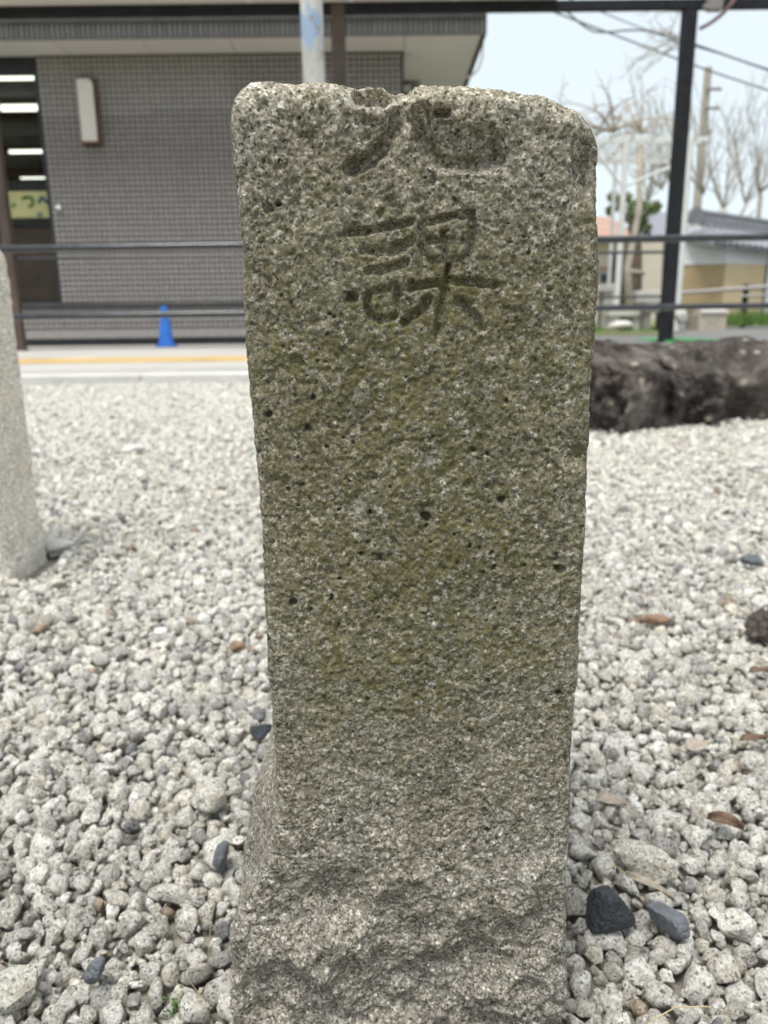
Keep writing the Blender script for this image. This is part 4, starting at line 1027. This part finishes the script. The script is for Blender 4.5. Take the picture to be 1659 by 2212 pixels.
# hanging cable at the rake, drain pipe
ca = [at(x_, y_, EY + 0.6) for x_, y_ in ((1044, 78), (1043, 105), (1041, 128), (1033, 150), (1020, 163), (1006, 168))]
tag(MB().tube(ca, 0.011, 8).build('hanging_cable', M['cable_pale'], None, True), 'thin pale cable looping below the eaves edge against the sky', 'cable')
dp = at(897, 150, 10.4)
dpo = empty('drain_pipe', (dp.x, 10.4, PLAT), 'grey drain pipe behind the tiled corner under the eaves', 'pipe')
MB().tube([(dp.x, 10.4, PLAT), (dp.x, 10.4, at(897, 128, 10.4).z)], 0.055, 16).build('pipe_shaft', M['pipe'], dpo, angle=40)
MB().tube([(dp.x, 10.4, at(897, 130, 10.4).z), (dp.x, 10.4, at(897, 126, 10.4).z)], 0.062, 16).build('pipe_collar', M['pipe'], dpo, angle=40)
MB().bbox(dp.x - 0.16, dp.x - 0.065, 10.36, 10.44, at(880, 183, 10.4).z, at(880, 160, 10.4).z, 0.01).build('junction_box', M['frame'], dpo)

# blue cone in front of the wall
cb = onz(357, 744, PLAT); cyb = 8.55
cbx = at(360, 744, cyb).x; ch = at(350, 661, cyb).z - PLAT
tc_ = empty('traffic_cone', (cbx, cyb, PLAT), 'plain blue traffic cone standing before the tiled wall', 'traffic cone')
MB().bbox(cbx - 0.098, cbx + 0.098, cyb - 0.098, cyb + 0.098, PLAT, PLAT + 0.022, 0.006).build('base', M['cone'], tc_)
MB().tube([(cbx, cyb, PLAT + 0.022), (cbx, cyb, PLAT + 0.045), (cbx, cyb, PLAT + ch * 0.93), (cbx, cyb, PLAT + ch)], [0.086, 0.080, 0.036, 0.032], 28).build('body', M['cone'], tc_, angle=35)

# ------------------------------------------------------------------ garden and houses on the right
GZ = lambda Y: 0.11 + (Y - 9.6) * 0.0162
# white pergola with bare vines
pg = empty('pergola', (4.0, 11.2, GZ(11)), 'white metal trellis with bare vines behind the black column', 'pergola')
d1, d2 = 11.2, 12.7
zp = at(1300, 303, d1).z
for (px, py, Y, hw) in ((1340, 520, d1, 6.0), (1477, 470, d1, 7.5), (1323, 480, d2, 4.0), (1452, 480, d2 + 0.1, 4.0), (1260, 480, d1, 6.0)):
    p = at(px, py, Y); w_ = hw / FPX * Y
    MB().tube([(p.x, Y, GZ(Y) - 0.05), (p.x, Y, zp)], w_, 14).build('post', M['white_paint'], pg, angle=40)
xa, xb = at(1120, 303, d1).x, at(1530, 303, d1).x
MB().box(xa, xb, d1 - 0.02, d1 + 0.02, zp - 0.03, zp + 0.03).build('beam', M['white_paint'], pg)
MB().box(xa, xb, d2 - 0.02, d2 + 0.02, zp - 0.03, zp + 0.03).build('beam', M['white_paint'], pg)
for k in range(1, 6):
    y = d1 + (d2 - d1) * k / 6
    MB().tube([(xa, y, zp), (xb, y, zp)], 0.013, 8).build('slat', M['white_paint'], pg)
for k in range(9):
    x = xa + (xb - xa) * (k + 0.3) / 9
    MB().tube([(x, d1 - 0.2, zp + 0.032), (x + 0.1, d2 + 0.2, zp + 0.032)], 0.014, 8).build('rafter', M['white_paint'], pg)
p = at(1340, 400, d1); MB().tube([(p.x, d1, zp - 0.55), (p.x - 0.45, d1, zp - 0.03)], 0.02, 8).build('brace', M['white_paint'], pg)
MB().tube([(p.x, d1 - .001, zp - 0.60), (p.x + 0.75, d1 - .001, zp - 0.31), (at(1477, 400, d1).x, d1 - .001, zp - 0.25)], 0.02, 8).build('brace', M['white_paint'], pg)

def wiggle(start, direction, length, n, jit, rnd, droop=0.0):
    pts = [Vector(start)]; d = Vector(direction).normalized()
    for i in range(n):
        d = (d + Vector((rnd.gauss(0, jit), rnd.gauss(0, jit), rnd.gauss(0, jit) - droop))).normalized(); pts.append(pts[-1] + d * length / n)
    return pts
def bare(name, trunk_pts, trunk_r, shoots, label, mat, cat='tree', seed=1):
    """shoots: (start, direction, length, radius, number of twigs)"""
    rnd = random.Random(seed); o = empty(name, trunk_pts[0], label, cat)
    MB().tube(trunk_pts, trunk_r, 12).build('trunk', mat, o, True)
    for (s0, d0, L, r0, nt_, droop) in shoots:
        pts = wiggle(s0, d0, L, 10, 0.09, rnd, droop)
        mb = MB().tube(pts, [r0 * (1 - 0.8 * i / 10) for i in range(11)], 6)
        for _ in range(nt_):
            i = rnd.randint(2, 9); dd = (pts[i] - pts[i - 1]).normalized() + Vector((rnd.gauss(0, .5), rnd.gauss(0, .5), rnd.gauss(0.2, .4)))
            mb.tube(wiggle(pts[i], dd, L * rnd.uniform(0.12, 0.35), 5, 0.12, rnd, droop), [r0 * 0.42, r0 * 0.38, r0 * 0.33, r0 * 0.28, r0 * 0.22, r0 * 0.15], 5)
        mb.build('branch', mat, o, True)
    return o
# vines on the pergola
rnd = random.Random(21); sh = []
for kx, ky, nn in ((1325, 286, 13), (1385, 288, 12), (1200, 290, 8), (1290, 292, 8)):
    s0 = at(kx, ky, d1 + 0.5)
    for _ in range(nn):
        a = rnd.uniform(-1.2, 1.2); sh.append((s0, (math.sin(a) * 1.2, rnd.uniform(-.6, .6), math.cos(a)), rnd.uniform(0.5, 1.0), rnd.uniform(0.010, 0.019), 5, 0.13))
tp = at(1366, 640, d1 + 0.4)
bare('wisteria_vine', [Vector((tp.x, d1 + 0.4, GZ(11.6))), Vector((tp.x - 0.1, d1 + 0.4, 1.0)), Vector((tp.x + 0.05, d1 + 0.5, 1.8)), Vector((tp.x, d1 + 0.5, zp + 0.1))], [0.06, 0.05, 0.045, 0.035], sh, 'bare twisted vine growing over the white trellis', M['vine'], 'vine', 5)

# pollarded bare trees
rnd = random.Random(8); sh = []
Yt = 21.0; kn = [at(1562, 452, Yt), at(1520, 420, Yt + 0.6), at(1610, 440, Yt + 0.4), at(1640, 420, Yt)]
for k_, s0 in enumerate(kn):
    for _ in range(11):
        a = rnd.uniform(-0.75, 0.75) + (0.15, -0.2, 0.3, 0.25)[k_]
        sh.append((s0, (math.sin(a), rnd.uniform(-.3, .3), math.cos(a) * 1.2), rnd.uniform(1.6, 3.6), rnd.uniform(0.012, 0.024), 10, -0.03))
b_ = at(1565, 600, Yt)
bare('bare_tree', [Vector((b_.x, Yt, 0.2)), Vector((b_.x, Yt, 1.5)), kn[0] + Vector((0, 0, -0.3)), kn[0]], [0.20, 0.17, 0.14, 0.10], sh + [(kn[0] - Vector((0, 0, 1.0)), kn[k] - kn[0] + Vector((0, 0, 1.0)), (kn[k] - kn[0] + Vector((0, 0, 1.0))).length, 0.09, 0, 0) for k in (1, 2, 3)],
     'bare pollarded tree with many upright shoots behind the tiled-roof house', M['branch'], 'tree', 11)
rnd = random.Random(18); sh = []
Yt = 18.5
for px, py, n_, hi in ((1455, 400, 12, 2.3), (1430, 410, 12, 2.2), (1400, 430, 10, 1.1)):
    s0 = at(px, py, Yt)
    for _ in range(n_):
        a = rnd.uniform(-0.9, 0.7); sh.append((s0, (math.sin(a), rnd.uniform(-.4, .4), math.cos(a)), rnd.uniform(0.5 * hi, hi), rnd.uniform(0.010, 0.018), 10, -0.02))
b_ = at(1450, 600, Yt)
bare('bare_tree', [Vector((b_.x, Yt, 0.2)), Vector((b_.x, Yt, 1.6)), at(1450, 450, Yt), at(1455, 400, Yt)], [0.16, 0.13, 0.10, 0.07], sh, 'bare tree whose trunk hides behind the black column', M['branch'], 'tree', 12)
# tall tree whose upper twigs hang into the sky by the column
rnd = random.Random(28); sh = []
Yt = 15.0; top = at(1478, 60, Yt)
for _ in range(16):
    a = rnd.uniform(-2.3, 0.6); sh.append((top + Vector((rnd.uniform(-.25, .1), 0, rnd.uniform(-.35, .3))), (math.sin(a), rnd.uniform(-.4, .4), math.cos(a) + 0.15), rnd.uniform(0.5, 1.25), rnd.uniform(0.009, 0.016), 6, 0.09))
b_ = at(1470, 400, Yt)
bare('bare_tree', [Vector((b_.x, Yt, 0.2)), Vector((b_.x, Yt, 2.0)), Vector((b_.x, Yt, 3.6)), top + Vector((0.02, 0, 0.4))], [0.11, 0.10, 0.08, 0.04], sh, 'tall bare tree with drooping twigs high against the sky at upper right', M['branch'], 'tree', 13)

# leafy evergreen with thick wrapped trunk
Ye = 13.2; rnd = random.Random(3)
e0 = at(1365, 640, Ye); et = at(1366, 525, Ye)
ev_t = empty('evergreen_tree', (e0.x, Ye, GZ(13)), 'leafy green tree on a thick brown trunk behind the right guard rail', 'tree')
pts_t = [Vector((e0.x, Ye, GZ(13) - 0.05)), at(1363, 600, Ye), at(1366, 555, Ye), at(1370, 525, Ye), at(1374, 500, Ye)]
MB().tube(pts_t, [0.185, 0.175, 0.155, 0.115, 0.07], 18).build('trunk', M['bark'], ev_t, True)
zb_ = at(1365, 590, Ye).z
MB().tube([(e0.x - 0.005, Ye, zb_ - 0.02), (e0.x, Ye, zb_ + 0.04)], [0.192, 0.188], 18).build('straw_band', M['stone_block'], ev_t, True)
for (x1, y1, r_) in ((1335, 440, .03), (1360, 430, .03), (1385, 440, .035), (1418, 435, .028)):
    q = at(x1, y1, Ye + rnd.uniform(-.15, .15)); MB().tube([pts_t[3], pts_t[4].lerp(q, .35), q], [r_ * 1.3, r_, r_ * 0.4], 8).build('limb', M['bark'], ev_t, True)
lm = MB()
def leafcl(mb, c, rad, n_, s_, rnd):
    for _ in range(n_):
        d = Vector((rnd.gauss(0, 1), rnd.gauss(0, 1), rnd.gauss(0, 1))).normalized() * rad * rnd.random() ** 0.4; p = c + d
        a = Vector((rnd.gauss(0, 1), rnd.gauss(0, 1), rnd.gauss(0, .6))).normalized(); b = a.orthogonal().normalized()
        if rnd.random() < .5: b = a.cross(b)
        k = len(mb.v); mb.v += [tuple(p - a * s_), tuple(p + b * s_ * .45), tuple(p + a * s_), tuple(p - b * s_ * .45)]; mb.f.append((k, k + 1, k + 2, k + 3))
for (x1, y1, rr) in ((1325, 425, .10), (1335, 440, .13), (1352, 428, .10), (1362, 440, .14), (1376, 455, .15), (1385, 475, .14), (1392, 440, .12), (1372, 490, .13), (1405, 455, .12), (1418, 445, .09), (1358, 470, .10), (1318, 455, .08), (1395, 495, .11)):
    leafcl(lm, at(x1, y1, Ye + rnd.uniform(-.25, .25)), rr, 120, 0.035, rnd)
tree_crown = lm.build('crown', M['foliage'], ev_t)

# garden stones, benches
def slab(name, px0, px1, py0, py1, Y, dep, mat, label, legs=None, cat='bench'):
    a, b = at(px0, py0, Y), at(px1, py1, Y); o = empty(name, (0.5 * (a.x + b.x), Y, GZ(Y)), label, cat)
    MB().bbox(a.x, b.x, Y - dep / 2, Y + dep / 2, b.z, a.z, min(0.02, (a.z - b.z) * .3)).build('slab', mat, o)
    if legs:
        for (u, w_) in ((0.06, 0.22), (0.72, 0.22)):
            x0 = a.x + (b.x - a.x) * u; MB().bbox(x0, x0 + (b.x - a.x) * w_, Y - dep * .4, Y + dep * .4, GZ(Y) - 0.05, b.z - 0.001, 0.01).build('support', legs, o)
    return o
slab('stone_bench', 1366, 1452, 629, 655, 11.9, 0.4, M['stone_light'], 'pale stone bench slab left of the black column', M['stone_dark'])
slab('stone_bench', 1240, 1322, 617, 632, 12.4, 0.4, M['stone_light'], 'narrow white bench top just right of the mossy post', M['stone_light'])
slab('stone_bench', 1309, 1384, 665, 684, 10.6, 0.35, M['stone_light'], 'low white stone bench right of the post under the lower rail', M['stone_light'])
slab('stone_step', 1384, 1440, 662, 676, 10.4, 0.35, M['stone_dark'], 'dark grey stone step against the black column', M['stone_dark'], 'step')
def gstone(px, py0, py1, Y, wpx_, mat, seed, label):
    a, b = at(px, py0, Y), at(px, py1, Y); V = chunk(3, seed, (wpx_ / FPX * Y * .5, 0.12, (a.z - b.z) * .62), cuts=6, rough=.15)
    o = link('garden_stone', np_mesh('garden_stone', V, ICO[3][1], mat)); o.location = (a.x, Y, 0.5 * (a.z + b.z) - 0.02); return tag(o, label, 'stone')
gstone(1473, 662, 694, 10.4, 26, M['stone_light'], 71, 'whitish upright garden stone touching the right side of the black column')
gstone(1340, 690, 706, 10.2, 50, M['stone_light'], 72, 'low pale rounded stone at the grass edge left of the column')
a, b = at(1500, 668, 11.3), at(1556, 702, 11.3)
blk = empty('stone_block', (a.x, 11.3, b.z), 'tan stone block with pale slanting top beside the road', 'stone block')
MB().bbox(a.x, b.x, 11.1, 11.6, GZ(11.3) - 0.08, a.z - 0.06, 0.01).build('body', M['stone_block'], blk)
MB().quadslab([(a.x + 0.02, 11.08, a.z - 0.058), (b.x + 0.01, 11.08, a.z - 0.058), (b.x + 0.01, 11.62, a.z + 0.02), (a.x + 0.02, 11.62, a.z + 0.02)], (0, 0, 0.03)).build('top', M['stone_light'], blk)
gstone(1490, 672, 700, 11.6, 24, M['stone_dark'], 73, 'brownish grey garden stone left of the tan block')

# garden fence and grass
gf_ = empty('garden_fence', (5.5, 12.6, 0.2), 'low grey post-and-rail fence in front of the tan wall', 'fence')
pa, pb = at(1470, 633, 13.0), at(1665, 619, 12.0)
MB().tube([pa, pa.lerp(pb, .5), pb, pb + (pb - pa) * .8], 0.03, 10).build('rail', M['grey_rail'], gf_, angle=40)
pc, pd = at(1600, 640, 12.3), at(1668, 637, 12.0)
MB().tube([pc, pd, pd + (pd - pc)], 0.022, 10).build('rail', M['grey_rail'], gf_, angle=40)
pp = at(1612, 640, 12.3)
MB().tube([(pp.x, 12.33, 0.05), (pp.x, 12.33, at(1612, 614, 12.3).z)], [0.05, 0.042], 12).build('post', M['black'], gf_, angle=40)
rnd = random.Random(14); gm = MB()
for _ in range(1700):
    u = rnd.random(); px = 1548 + u * 170; Y = rnd.uniform(11.6, 12.5); p = at(px, 696 - u * 6, Y); z0 = 0.12 + (Y - 9.6) * .015
    h = rnd.uniform(0.10, 0.28) * (0.5 + 0.5 * min(1, u * 5)); a = rnd.uniform(0, 6.28); lx_, ly_ = rnd.gauss(0, .06), rnd.gauss(0, .06); w_ = 0.006
    k = len(gm.v); cw, sw = math.cos(a) * w_, math.sin(a) * w_
    gm.v += [(p.x - cw, Y - sw, z0), (p.x + cw, Y + sw, z0), (p.x + lx_ * .5 + cw * .7, Y + ly_ * .5, z0 + h * .6), (p.x + lx_ * .5 - cw * .7, Y + ly_ * .5, z0 + h * .6), (p.x + lx_, Y + ly_, z0 + h)]
    gm.f += [(k, k + 1, k + 2, k + 3), (k + 3, k + 2, k + 4)]
o = gm.build('grass', M['grass']); tag(o, 'tall green grass growing along the road edge at right', 'grass', kind='stuff')
gm = MB()
for _ in range(1500):
    px = rnd.uniform(1230, 1440); Y = rnd.uniform(9.8, 11.8); p = at(px, 700, Y); z0 = GZ(Y) - 0.005
    h = rnd.uniform(0.02, 0.06); a = rnd.uniform(0, 6.28); w_ = 0.006; k = len(gm.v); cw, sw = math.cos(a) * w_, math.sin(a) * w_
    gm.v += [(p.x - cw, Y - sw, z0), (p.x + cw, Y + sw, z0), (p.x + rnd.gauss(0, .02), Y, z0 + h)]; gm.f.append((k, k + 1, k + 2))
tag(gm.build('lawn_grass', M['grass']), 'short yellow-green grass under the stone benches', 'grass', kind='stuff')

# tiled-roof garden house: two tan faces meeting at a corner, plaster band, grey tiles
HY = 16.5
hz0 = 0.16
hs = empty('tiled_house', (at(1557, 690, HY).x, HY, hz0), 'small plastered house with tan walls and grey tiled roof at right', 'house')
c0 = at(1557, 690, HY); cL = at(1440, 690, HY + 0.5); cR = at(1642, 690, HY + 0.5); cRR = at(1760, 690, HY + 1.3)
z_t1 = at(1557, 566, HY).z; z_p1 = at(1557, 512, HY).z
def wallseg(name, A, B, za, zb, mat, thick=0.15, push=0.0):
    d = Vector((B.x - A.x, B.y - A.y, 0)).normalized(); nn = Vector((-d.y, d.x, 0))
    if nn.y < 0: nn = -nn
    A2, B2 = Vector((A.x, A.y, za)) - nn * push, Vector((B.x, B.y, za)) - nn * push
    return MB().quadslab([A2, B2, B2 + nn * thick, A2 + nn * thick], (0, 0, zb - za)).build(name, mat, hs)
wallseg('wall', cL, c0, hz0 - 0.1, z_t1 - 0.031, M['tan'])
wallseg('wall', c0 + Vector((0.001, 0, 0)), cR, hz0 - 0.1, z_t1 - 0.031, M['tan_lit'])
wallseg('plaster_band', cL, c0, z_t1 + 0.031, z_p1 + 0.02, M['plaster'])
wallseg('plaster_band', c0 + Vector((0.001, 0, 0)), cR, z_t1 + 0.031, z_p1 - 0.25, M['plaster'])
wallseg('trim', cL, c0 + Vector((0, 0, 0)), z_t1 - 0.03, z_t1 + 0.03, M['white_paint'], 0.17, 0.02)
wallseg('trim', c0 + Vector((0.001, 0, 0)), cR, z_t1 - 0.03, z_t1 + 0.03, M['white_paint'], 0.17, 0.02)
wallseg('corner_post', cR + Vector((0.002, 0, 0)), cR + Vector((0.06, 0.03, 0)), hz0 - 0.1, z_t1 + 0.02, M['brown_steel'], 0.15, 0.01)
wallseg('side_wall', cR + Vector((0.064, 0.03, 0)), cRR, hz0 - 0.1, z_p1 - 0.25, M['plaster'])
# roof field facing the camera, ridge and end tile
rA, rB = at(1512, 488, HY + 1.0), at(1660, 508, HY + 2.0)           # ridge line
eA, eB = at(1540, 525, HY - 0.35), at(1700, 545, HY + 0.35)          # eave line
lA = at(1476, 513, HY + 0.4)
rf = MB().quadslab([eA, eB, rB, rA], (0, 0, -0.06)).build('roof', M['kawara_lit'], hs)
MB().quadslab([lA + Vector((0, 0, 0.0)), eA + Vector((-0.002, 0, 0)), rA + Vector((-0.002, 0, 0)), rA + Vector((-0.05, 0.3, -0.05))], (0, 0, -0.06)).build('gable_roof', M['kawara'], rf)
nrow = 12
for k in range(nrow):
    u = (k + 0.5) / nrow; a, b = eA.lerp(eB, u), rA.lerp(rB, u)
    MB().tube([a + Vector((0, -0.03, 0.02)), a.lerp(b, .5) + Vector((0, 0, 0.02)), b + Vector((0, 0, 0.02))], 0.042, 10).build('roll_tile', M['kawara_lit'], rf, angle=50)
    MB().tube([a + Vector((0, -0.055, 0.005)), a + Vector((0, -0.0305, 0.012))], 0.055, 12).build('end_tile', M['kawara'], rf, angle=50)
    q = eA.lerp(eB, (k + 1.0) / nrow); MB().tube([q + Vector((0, -0.045, -0.05)), q + Vector((0, 0.0, -0.04))], 0.05, 10).build('eave_tile', M['kawara'], rf, angle=50)
for k in range(4):
    dz = 0.03 + 0.055 * k; w_ = 0.13 - 0.022 * k
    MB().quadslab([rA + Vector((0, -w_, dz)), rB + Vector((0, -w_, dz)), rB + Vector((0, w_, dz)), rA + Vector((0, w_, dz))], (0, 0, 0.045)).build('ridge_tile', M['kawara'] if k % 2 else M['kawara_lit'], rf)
MB().tube([rA + Vector((0, 0, 0.27)), rB + Vector((0, 0, 0.27))], 0.065, 12).build('ridge_cap', M['kawara'], rf, angle=50)
og = at(1502, 470, HY + 0.85)
MB().prism([(og.x + 0.16 * math.cos(t) * (1.0 if math.sin(t) > 0 else 1.15), og.z + (0.22 if math.sin(t) > 0 else 0.12) * math.sin(t)) for t in np.linspace(0, 2 * math.pi, 20, endpoint=False)], og.y - 0.06, og.y + 0.06).build('ridge_end_tile', M['kawara'], rf, angle=40)
pl = at(1503, 496, HY + 0.8)
MB().prism([(pl.x - 0.15, pl.z - 0.10), (pl.x, pl.z - 0.05), (pl.x + 0.15, pl.z - 0.10), (pl.x + 0.12, pl.z + 0.06), (pl.x - 0.12, pl.z + 0.06)], pl.y - 0.05, pl.y + 0.03).build('gable_plaster', M['plaster'], rf)

# farther houses
fh = empty('orange_roof_house', (at(1290, 640, 24).x, 24, 0.25), 'cream house with orange roof far behind the trellis', 'house')
a, b, c = at(1180, 640, 24), at(1424, 640, 24), at(1300, 522, 24)
MB().box(a.x, b.x, 24, 29, 0.1, c.z).build('wall', M['cream'], fh)
MB().quadslab([(a.x - .4, 23.5, c.z - 0.05), (at(1345, 520, 23.5).x + .5, 23.5, c.z - 0.05), (at(1320, 478, 26.5).x, 26.5, at(1310, 478, 26.5).z), (a.x + 1.0, 26.5, at(1310, 470, 26.5).z)], (0, 0, 0.12)).build('roof', M['orange_roof'], fh)
for (x0, x1, y0, y1) in ((1319, 1331, 545, 612), (1296, 1312, 590, 612)):
    A, B = at(x0, y0, 23.98), at(x1, y1, 23.98)
    w_ = MB().box(A.x, B.x, 23.95, 23.998, B.z, A.z).build('window', M['slate'], fh)
    MB().box(A.x + .05, B.x - .05, 23.93, 23.949, B.z + .05, A.z - .05).build('pane', M['glass'], w_)
A, B = at(1180, 578, 23.97), at(1316, 584, 23.97)
MB().box(A.x, B.x, 23.94, 23.998, B.z, A.z).build('band', M['orange_roof'], fh)
gh = empty('grey_roof_house', (at(1425, 640, 30).x, 30, 0.3), 'pale house with slate grey roof far behind the black column', 'house')
a, b, c = at(1402, 640, 30), at(1500, 640, 30), at(1425, 516, 30)
MB().box(a.x, b.x, 30, 34, 0.1, c.z).build('wall', M['cream'], gh)
MB().quadslab([(a.x - .3, 29.6, c.z - .03), (b.x + .5, 29.6, c.z - .03), (b.x + .3, 32, at(1425, 466, 32).z), (a.x - .1, 32, at(1425, 466, 32).z)], (0, 0, 0.12)).build('roof', M['slate'], gh)
MB().box(a.x + 1.6, a.x + 2.4, 29.93, 29.998, c.z - 1.4, c.z - .4).build('window', M['glass'], gh)
rh = empty('side_house', (at(1700, 640, 26).x, 26, 0.3), 'pale grey house wall behind the tiled roof at the right edge', 'house')
a, b = at(1632, 520, 26), at(1800, 500, 26)
MB().box(a.x, b.x + 2, 26, 31, 0.1, at(1640, 512, 26).z).build('wall', M['plaster'], rh)
MB().quadslab([(a.x - .3, 25.7, at(1640, 514, 26).z), (b.x + 2.3, 25.7, at(1640, 514, 26).z), (b.x + 2.3, 29, at(1640, 494, 29).z), (a.x - .3, 29, at(1640, 494, 29).z)], (0, 0, .12)).build('roof', M['slate'], rh)

# utility poles and wires
def upole(ptop, Y, r0, r1, label, arm=True):
    p = at(*ptop, Y); o = empty('utility_pole', (p.x, Y, 0.2), label, 'utility pole')
    MB().tube([(p.x, Y, 0.1), (p.x, Y, p.z)], [r0, r1], 14).build('shaft', M['concrete_pole'], o, angle=40)
    if arm:
        for k, dz in enumerate((0.7, 1.25)):
            MB().box(p.x - 0.05, p.x + 0.42, Y - r1 - 0.07, Y - r1 - 0.001, p.z - dz, p.z - dz + .07).build('crossarm', M['pipe'], o)
            MB().tube([(p.x + 0.3, Y - r1 - .03, p.z - dz + .071), (p.x + 0.3, Y - r1 - .03, p.z - dz + .22)], [0.06, 0.035], 10).build('insulator', M['white_paint'], o, angle=40)
    return o
upole((1530, 146), 27, 0.16, 0.115, 'tall concrete utility pole right of the black column')
upole((1643, 420), 30, 0.10, 0.08, 'short thin pole above the tiled roof at the right edge', False)
def wire(pts, Y, r, label):
    P = [at(x, y, Y) for x, y in pts]; Q = []
    for i in range(len(P) - 1):
        for k in range(6): Q.append(P[i].lerp(P[i + 1], k / 6))
    Q.append(P[-1]); R2 = []
    for i, q in enumerate(Q): R2.append(sum((Q[max(0, min(len(Q) - 1, i + d))] for d in (-3, -2, -1, 0, 1, 2, 3)), Vector()) / 7)
    tag(MB().tube(R2, r, 6).build('overhead_wire', M['wire'], None, True), label, 'wire', 'overhead wires')
wire([(1000, -55), (1189, 24), (1330, 76), (1469, 130), (1560, 163), (1800, 240)], 22, 0.020, 'lowest straight overhead wire sloping down to the right edge')
wire([(1120, -70), (1226, 26), (1266, 62), (1300, 73), (1384, 60), (1469, 84), (1600, 131), (1800, 200)], 20, 0.020, 'overhead wire with a sagging loop left of the black column')
wire([(1180, -25), (1303, 28), (1400, 66), (1465, 92), (1530, 107), (1800, 195)], 23, 0.014, 'thin overhead wire between the looped wire and the beam')
